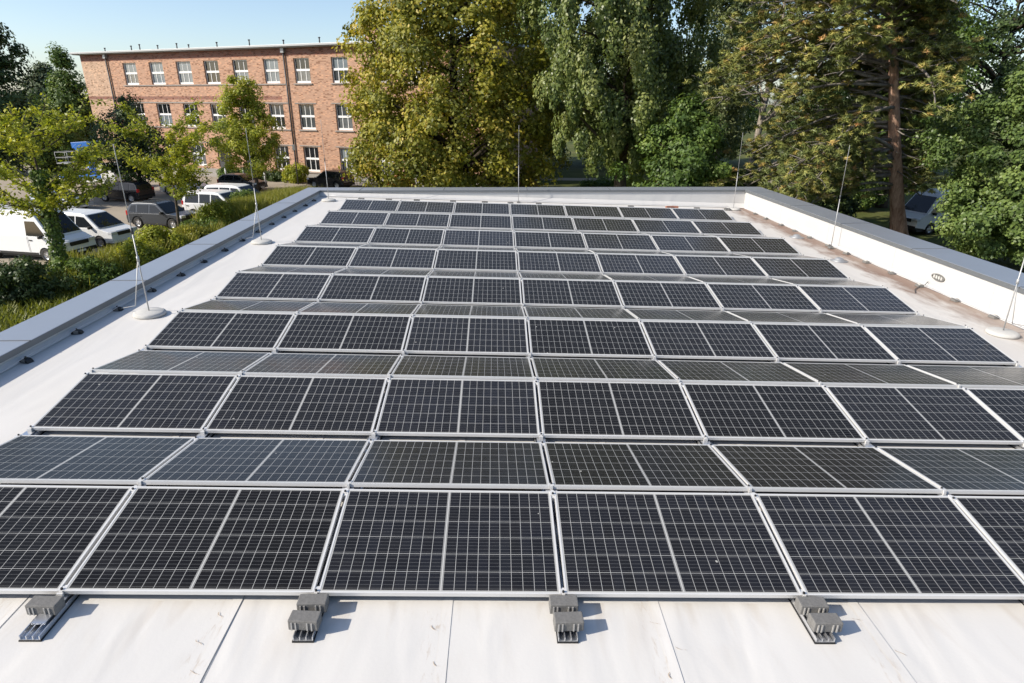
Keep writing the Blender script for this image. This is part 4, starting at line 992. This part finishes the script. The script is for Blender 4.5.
# young open-crowned trees in the parking lot: long shoots with leaves along them
def shoot_tree(x, y, label, h, spread, seed, leaf, nsh=46, trunk_r=.13, per=120, z0=2.0, ivy=False, leafs=.19, group=None, rise=.9):
    g = np.random.default_rng(seed)
    o = empty('young_tree', on_ground(x, y), label, 'tree', group)
    tb = MB(); tp = trunk_of(tb, h*.8, trunk_r, g, (.25, 0), .12, 9, 1.3)
    P_, A_, ts = [], [], []
    for i in range(nsh):
        k = g.integers(3, len(tp)); t = k/len(tp); a = tp[k]; 
        if a[2] < z0: a = tp[min(len(tp)-1, k+2)]
        th = g.uniform(0, 6.283); l = spread*g.uniform(.55, 1.1)*(1.25-.6*t)
        b = a+np.array([math.cos(th)*l, math.sin(th)*l, l*rise*g.uniform(.2, 1.0)])
        pts = limb(tb, a, b, .035, .008, g, -.05, 6, 5)
        sub = [pts]
        for j in range(4):
            p = pts[g.integers(2, 6)]; e = np.array(p)+np.array([math.cos(th+g.normal()*.8), math.sin(th+g.normal()*.8), g.uniform(-.1, .8)])*l*g.uniform(.2, .42)
            sub.append(limb(tb, p, e, .014, .005, g, -.03, 6, 4))
        tt = g.normal()*.2
        for sp in sub:
            m = per if sp is pts else per//2
            s = g.uniform(.8, 5.99, m); q = s.astype(int); f = (s-q)[:, None]; sp = np.array(sp)
            pp = sp[q]*(1-f)+sp[q+1]*f
            P_.append(pp+g.normal(size=(m, 3))*np.array([.11, .11, .09])); ts.append(np.full(m, .5+tt))
    if ivy:
        m = 2600; zz = g.random(m)*h*.62; th = g.uniform(0, 6.283, m); rr_ = .2+.16*g.random(m)
        P2 = np.stack([np.interp(zz, tp[:, 2], tp[:, 0])+rr_*np.cos(th), np.interp(zz, tp[:, 2], tp[:, 1])+rr_*np.sin(th), zz], 1)
        iv = leaf_mesh('ivy', P2, np.stack([np.cos(th), np.sin(th), .4+0*th], 1)+g.normal(size=(m, 3))*.4, g.uniform(.1, .18, m), .8, g.random(m), M['l_green'])
    obj('trunk', tb, M['bark'], o)
    pos = np.concatenate(P_); N = len(pos); tint = np.concatenate(ts)+.2*g.normal(size=N)
    obj('crown', leaf_mesh('crown', pos, g.normal(size=(N, 3))*.6+np.array([0, 0, .8]), leafs*g.uniform(.65, 1.25, N), .5, tint, leaf), None, o)
    if ivy: obj('ivy', iv, None, o)
    return o
shoot_tree(-20.6, 25.4, 'young yellow-green tree with ivy-clad trunk before the white van', 8.3, 3.4, 5, M['l_young'], 40, .17, 82, 2.2, True, rise=1.1)
shoot_tree(-20.3, 36.4, 'young yellow-green tree with thin upright shoots before the dark grey car', 7.4, 3.6, 6, M['l_young'], 38, .11, 95, 2.2, rise=1.15)
tree('street_tree', -22.6, 57.0, 'compact bright green tree standing before the middle of the brick facade', None, M['l_young'], M['bark'], h=9.9, rx=3.7, z0=2.0, trunk_r=.16, lobes=.5, shell=.5, clumps=140, per=150, cr=.72, leafs=.22, seed=61, tintb=.02,
     prof=((0, .5), (.25, 1), (.6, .75), (1, .12)), limbs=40)
tree('street_tree', -30.8, 52.5, 'small dark green tree before the left part of the brick facade', None, M['l_dark'], M['barkdark'], h=8.2, rx=2.9, z0=1.8, trunk_r=.16, clumps=130, per=130, cr=.7, leafs=.22, seed=62, limbs=40)

# trees at the left and in the distance
oak = tree('oak_tree', -41.6, 50, 'dark leafy oak cut by the left picture edge', None, M['l_dark'], M['barkdark'], h=16.5, rx=4.6, z0=3, trunk_r=.4, clumps=330, per=130, cr=1.1, leafs=.3, seed=71, tintb=.05)
tree('cone_tree', -59.6, 92, 'narrow dark green tree just left of the brick building', None, M['l_green'], M['bark'], h=14.6, rx=3.5, z0=1, trunk_r=.3, clumps=200, per=130, cr=1.1, leafs=.38, seed=72, tintb=-.15,
     prof=((0, .7), (.25, 1), (.6, .6), (1, .08)))
tree('hazy_tree', -67.2, 99, 'pale dull green tree behind the oak at the far left', None, M['l_hazy'], M['bark'], h=12.6, rx=3.8, z0=1, trunk_r=.3, clumps=180, per=110, cr=1.3, leafs=.45, seed=73)
tree('low_tree', -52, 72, 'bushy mid-green tree behind the blue boom lift', None, M['l_green'], M['bark'], h=8.5, rx=4, z0=.5, trunk_r=.25, clumps=160, per=130, cr=1.0, leafs=.32, seed=74)
far1 = tree('far_tree', 4, 84, 'distant green tree behind the yellow-green one', 'trees filling the park beyond the roof', M['l_green'], M['bark'], h=20, rx=8, z0=1.5, trunk_r=.4, clumps=300, per=110, cr=1.5, leafs=.45, seed=81)
far2 = tree('far_tree', 17, 80, 'distant dark tree seen between the weeping and the slim tree', 'trees filling the park beyond the roof', M['l_dark'], M['barkdark'], h=18, rx=8, z0=1, trunk_r=.4, clumps=300, per=110, cr=1.5, leafs=.45, seed=82, tintb=.1)
for x, y, rz, sc, src, l in ((29, 84, 1.0, .66, far1, 'distant green tree behind the bare tree'), (39, 76, 2.0, .6, far2, 'distant dark tree low behind the pine crown'), (49, 72, 3.1, .55, far1, 'distant green tree right of the pine behind the maple'),
                             (60, 66, .6, .55, far2, 'distant dark tree at the right picture edge behind the maple'), (52, 50, 4.2, .48, far1, 'green tree behind the maple at the right picture edge'), (-88, 92, 1.4, .8, far1, 'distant tree at the left picture edge behind the oak'), (-64, 70, 2.4, .6, far2, 'dark tree behind the parked cars at the left edge')):
    copy_tree_at(src, x, y, rz, l, sc)

# shrubs and plants
def shrub(name, x, y, label, leaf, h, rx, ry, seed, clumps=60, per=150, cr=.38, leafs=.13, aspect=.6, rz=0, group=None, tintb=0):
    g = np.random.default_rng(seed)
    o = empty(name, on_ground(x, y, rz), label, 'shrub', group)
    st = MB()
    c = crown_points(g, clumps, ((0, .8), (.4, 1), (.8, .75), (1, .3)), rx, ry, .15, h-.15, .2, .45)
    for i in range(14): limb(st, (g.normal()*.2, g.normal()*.2, 0), c[i, :3], .03, .008, g, .05, 4, 5)
    obj('stems', st, M['bark'], o)
    N = clumps*per; ci = np.repeat(np.arange(clumps), per); d = g.normal(size=(N, 3)); d /= np.linalg.norm(d, axis=1, keepdims=True)
    pos = c[ci, :3]+d*(g.random(N)**.5*cr)[:, None]; pos[:, 2] = np.maximum(pos[:, 2], .03)
    obj('foliage', leaf_mesh('foliage', pos, d+np.array([0, 0, .6])+g.normal(size=(N, 3))*.5, leafs*g.uniform(.6, 1.3, N), aspect, .5+tintb+.2*g.normal(size=clumps)[ci]+.18*g.normal(size=N), leaf), None, o)
    return o
SG = 'shrubs along the edge of the parking lot'
shrub('shrub', -20.6, 22.6, 'dark sprawling shrub at the left picture edge under the white van', M['l_dark'], 1.7, 1.7, 1.5, 201, 80, 150, .42, .15, group=SG)
shrub('shrub', -19.4, 25.0, 'low dark ground-hugging shrub at the foot of the ivy-clad tree', M['l_green'], 1.3, 1.7, 1.2, 202, 60, 150, .36, .14, tintb=-.05, group=SG)
shrub('shrub', -18.4, 27.6, 'loose yellow-green shrub between the ivy-clad tree and the bright bush', M['l_young'], 1.5, 1.5, 1.2, 203, 60, 150, .34, .13, tintb=-.25, group=SG)
shrub('shrub', -18.7, 30.6, 'bright yellow-green bush before the white people carrier', M['l_young'], 1.6, 1.3, 1.3, 204, 80, 150, .38, .14, group=SG, tintb=0)
shrub('shrub', -18.3, 33.4, 'olive bush left of the thin tree before the dark grey car', M['l_linden'], 1.1, 1.3, 1.4, 205, 60, 150, .36, .14, group=SG, tintb=-.1)
shrub('shrub', -18.3, 35.6, 'low dark bush at the foot of the thin young tree', M['l_green'], 1.2, 1.4, 1.2, 206, 60, 150, .36, .14, group=SG, tintb=-.1)
shrub('shrub', -17.9, 36.9, 'bright green bush right of the dark grey car', M['l_young'], 2.0, 1.4, 1.5, 207, 80, 150, .4, .14, group=SG, tintb=-.3)
shrub('shrub', -18.6, 43.0, 'dense green bush behind the tall grass', M['l_green'], 1.8, 1.4, 1.5, 208, 80, 150, .4, .14, group=SG, tintb=.1)
PG = 'planting at the foot of the brick wall'
for i, (x, y, hh, lf_, l) in enumerate(((-29.2, 68.0, 1.1, 'l_green', 'low green planting left of the grey post at the brick wall'), (-26.2, 66.7, 1.3, 'l_green', 'green planting under the compact tree at the brick wall'), (-23.6, 65.4, 1.0, 'l_dark', 'dark low planting right of the compact tree at the brick wall'), (-20.8, 63.6, 1.9, 'l_young', 'yellow-green bush beside the street lamp'))):
    shrub('shrub', x, y, l, M[lf_], hh, 1.6, 1.0, 220+i, 60, 120, .4, .18, group=PG, rz=BANG)
FG = 'flowers and shrubs beyond the rear parapet'
for i, (x, y, hh, rx, lf_, l) in enumerate(((12.3, 55.5, 1.5, 1.6, 'l_young', 'yellow-green shrub behind the weeping tree trunk'), (15.6, 56.0, 1.3, 1.9, 'l_orange', 'orange flowering bed by the garden path'), (18.4, 56.0, 1.5, 1.8, 'l_yellow', 'yellow shrub right of the orange flower bed'),
     (21.0, 54.5, 2.0, 1.8, 'l_yellow', 'bright yellow-green shrub left of the pale trunk'), (2.2, 53.5, 1.2, 1.6, 'l_orange', 'orange flowers behind the middle lightning rod'), (10.0, 57.5, 1.0, 2.4, 'l_green', 'low green hedge bush beside the lawn'), (14.0, 53.2, .8, 2.4, 'l_maple', 'low bright green ground shrub before the orange bed'), (-9.6, 58.6, 1.2, 1.3, 'l_orange', 'small orange bush left of the yellow-green tree'),
     (27.5, 45.5, 2.4, 2.2, 'l_green', 'green shrub behind the pine trunk'), (22.8, 40.5, 2.6, 2.2, 'l_dark', 'dark shrub left of the pine trunk below its boughs'), (30.0, 40.8, 2.2, 1.8, 'l_green', 'green shrub beside the white van on the right'))):
    shrub('shrub', x, y, l, M[lf_], hh, rx, 1.3, 240+i, 70, 130, .42, .19, group=FG)

# tall ornamental grass between the lot and the hall
g = np.random.default_rng(301); n = 34000
t = g.random(n); bx = -17.6+1.5*t+g.normal(size=n)*.7; by = 37.0+12*t+g.normal(size=n)*.5
hh = g.uniform(1.0, 2.1, n)*(1-.2*t); lx = g.normal(size=n)*.28; ly = g.normal(size=n)*.28
pos = np.stack([bx+lx*.5, by+ly*.5, GZ+hh*.5], 1); ax = np.stack([lx, ly, hh], 1)
tag(obj('tall_grass', leaf_mesh('tall_grass', pos, np.stack([g.normal(size=n), g.normal(size=n), .3+0*hh], 1), np.linalg.norm(ax, axis=1), .035, .5+.25*g.normal(size=n), M['l_grass'], ax)), 'tall yellow-green ornamental grass along the left parapet', 'grass', kind='stuff')
n = 15000; t = g.random(n); c0 = np.sort(g.random(70)); k = g.integers(0, 70, n)
bx = -20.0+2.6*c0[k]+g.normal(size=70)[k]*.7+g.normal(size=n)*.22; by = 24.5+14*c0[k]+g.normal(size=70)[k]*.5+g.normal(size=n)*.22
hh = g.uniform(.5, 1.35, n)*g.uniform(.7, 1.1, 70)[k]; lx = g.normal(size=n)*.22; ly = g.normal(size=n)*.22
ax = np.stack([lx, ly, hh], 1)
tag(obj('wild_grass', leaf_mesh('wild_grass', np.stack([bx+lx*.5, by+ly*.5, GZ+hh*.5], 1), np.stack([g.normal(size=n), g.normal(size=n), .3+0*hh], 1), np.linalg.norm(ax, axis=1), .04, .5+.3*g.normal(size=n), M['l_grass'], ax)), 'wild dry grass growing between the shrubs at the parking lot', 'grass', kind='stuff')
# rough turf on the strip by the hall and weeds round the shrubs
n = 60000; bx = g.uniform(-20.5, -7.4, n); by = g.uniform(8, 46, n); keep = bx > -22+.11*(by-20)
bx, by = bx[keep], by[keep]; n = len(bx); hh = g.uniform(.08, .26, n)*(1+1.0*(bx < -17)); lx = g.normal(size=n)*.08; ly = g.normal(size=n)*.08
ax = np.stack([lx, ly, hh], 1)
tag(obj('rough_turf', leaf_mesh('rough_turf', np.stack([bx, by, GZ+hh*.5], 1), np.stack([g.normal(size=n), g.normal(size=n), .5+0*hh], 1), np.linalg.norm(ax, axis=1), .14, .16+.2*g.normal(size=n), M['l_grass'], ax)), 'short rough grass on the strip beside the hall', 'grass', kind='stuff')
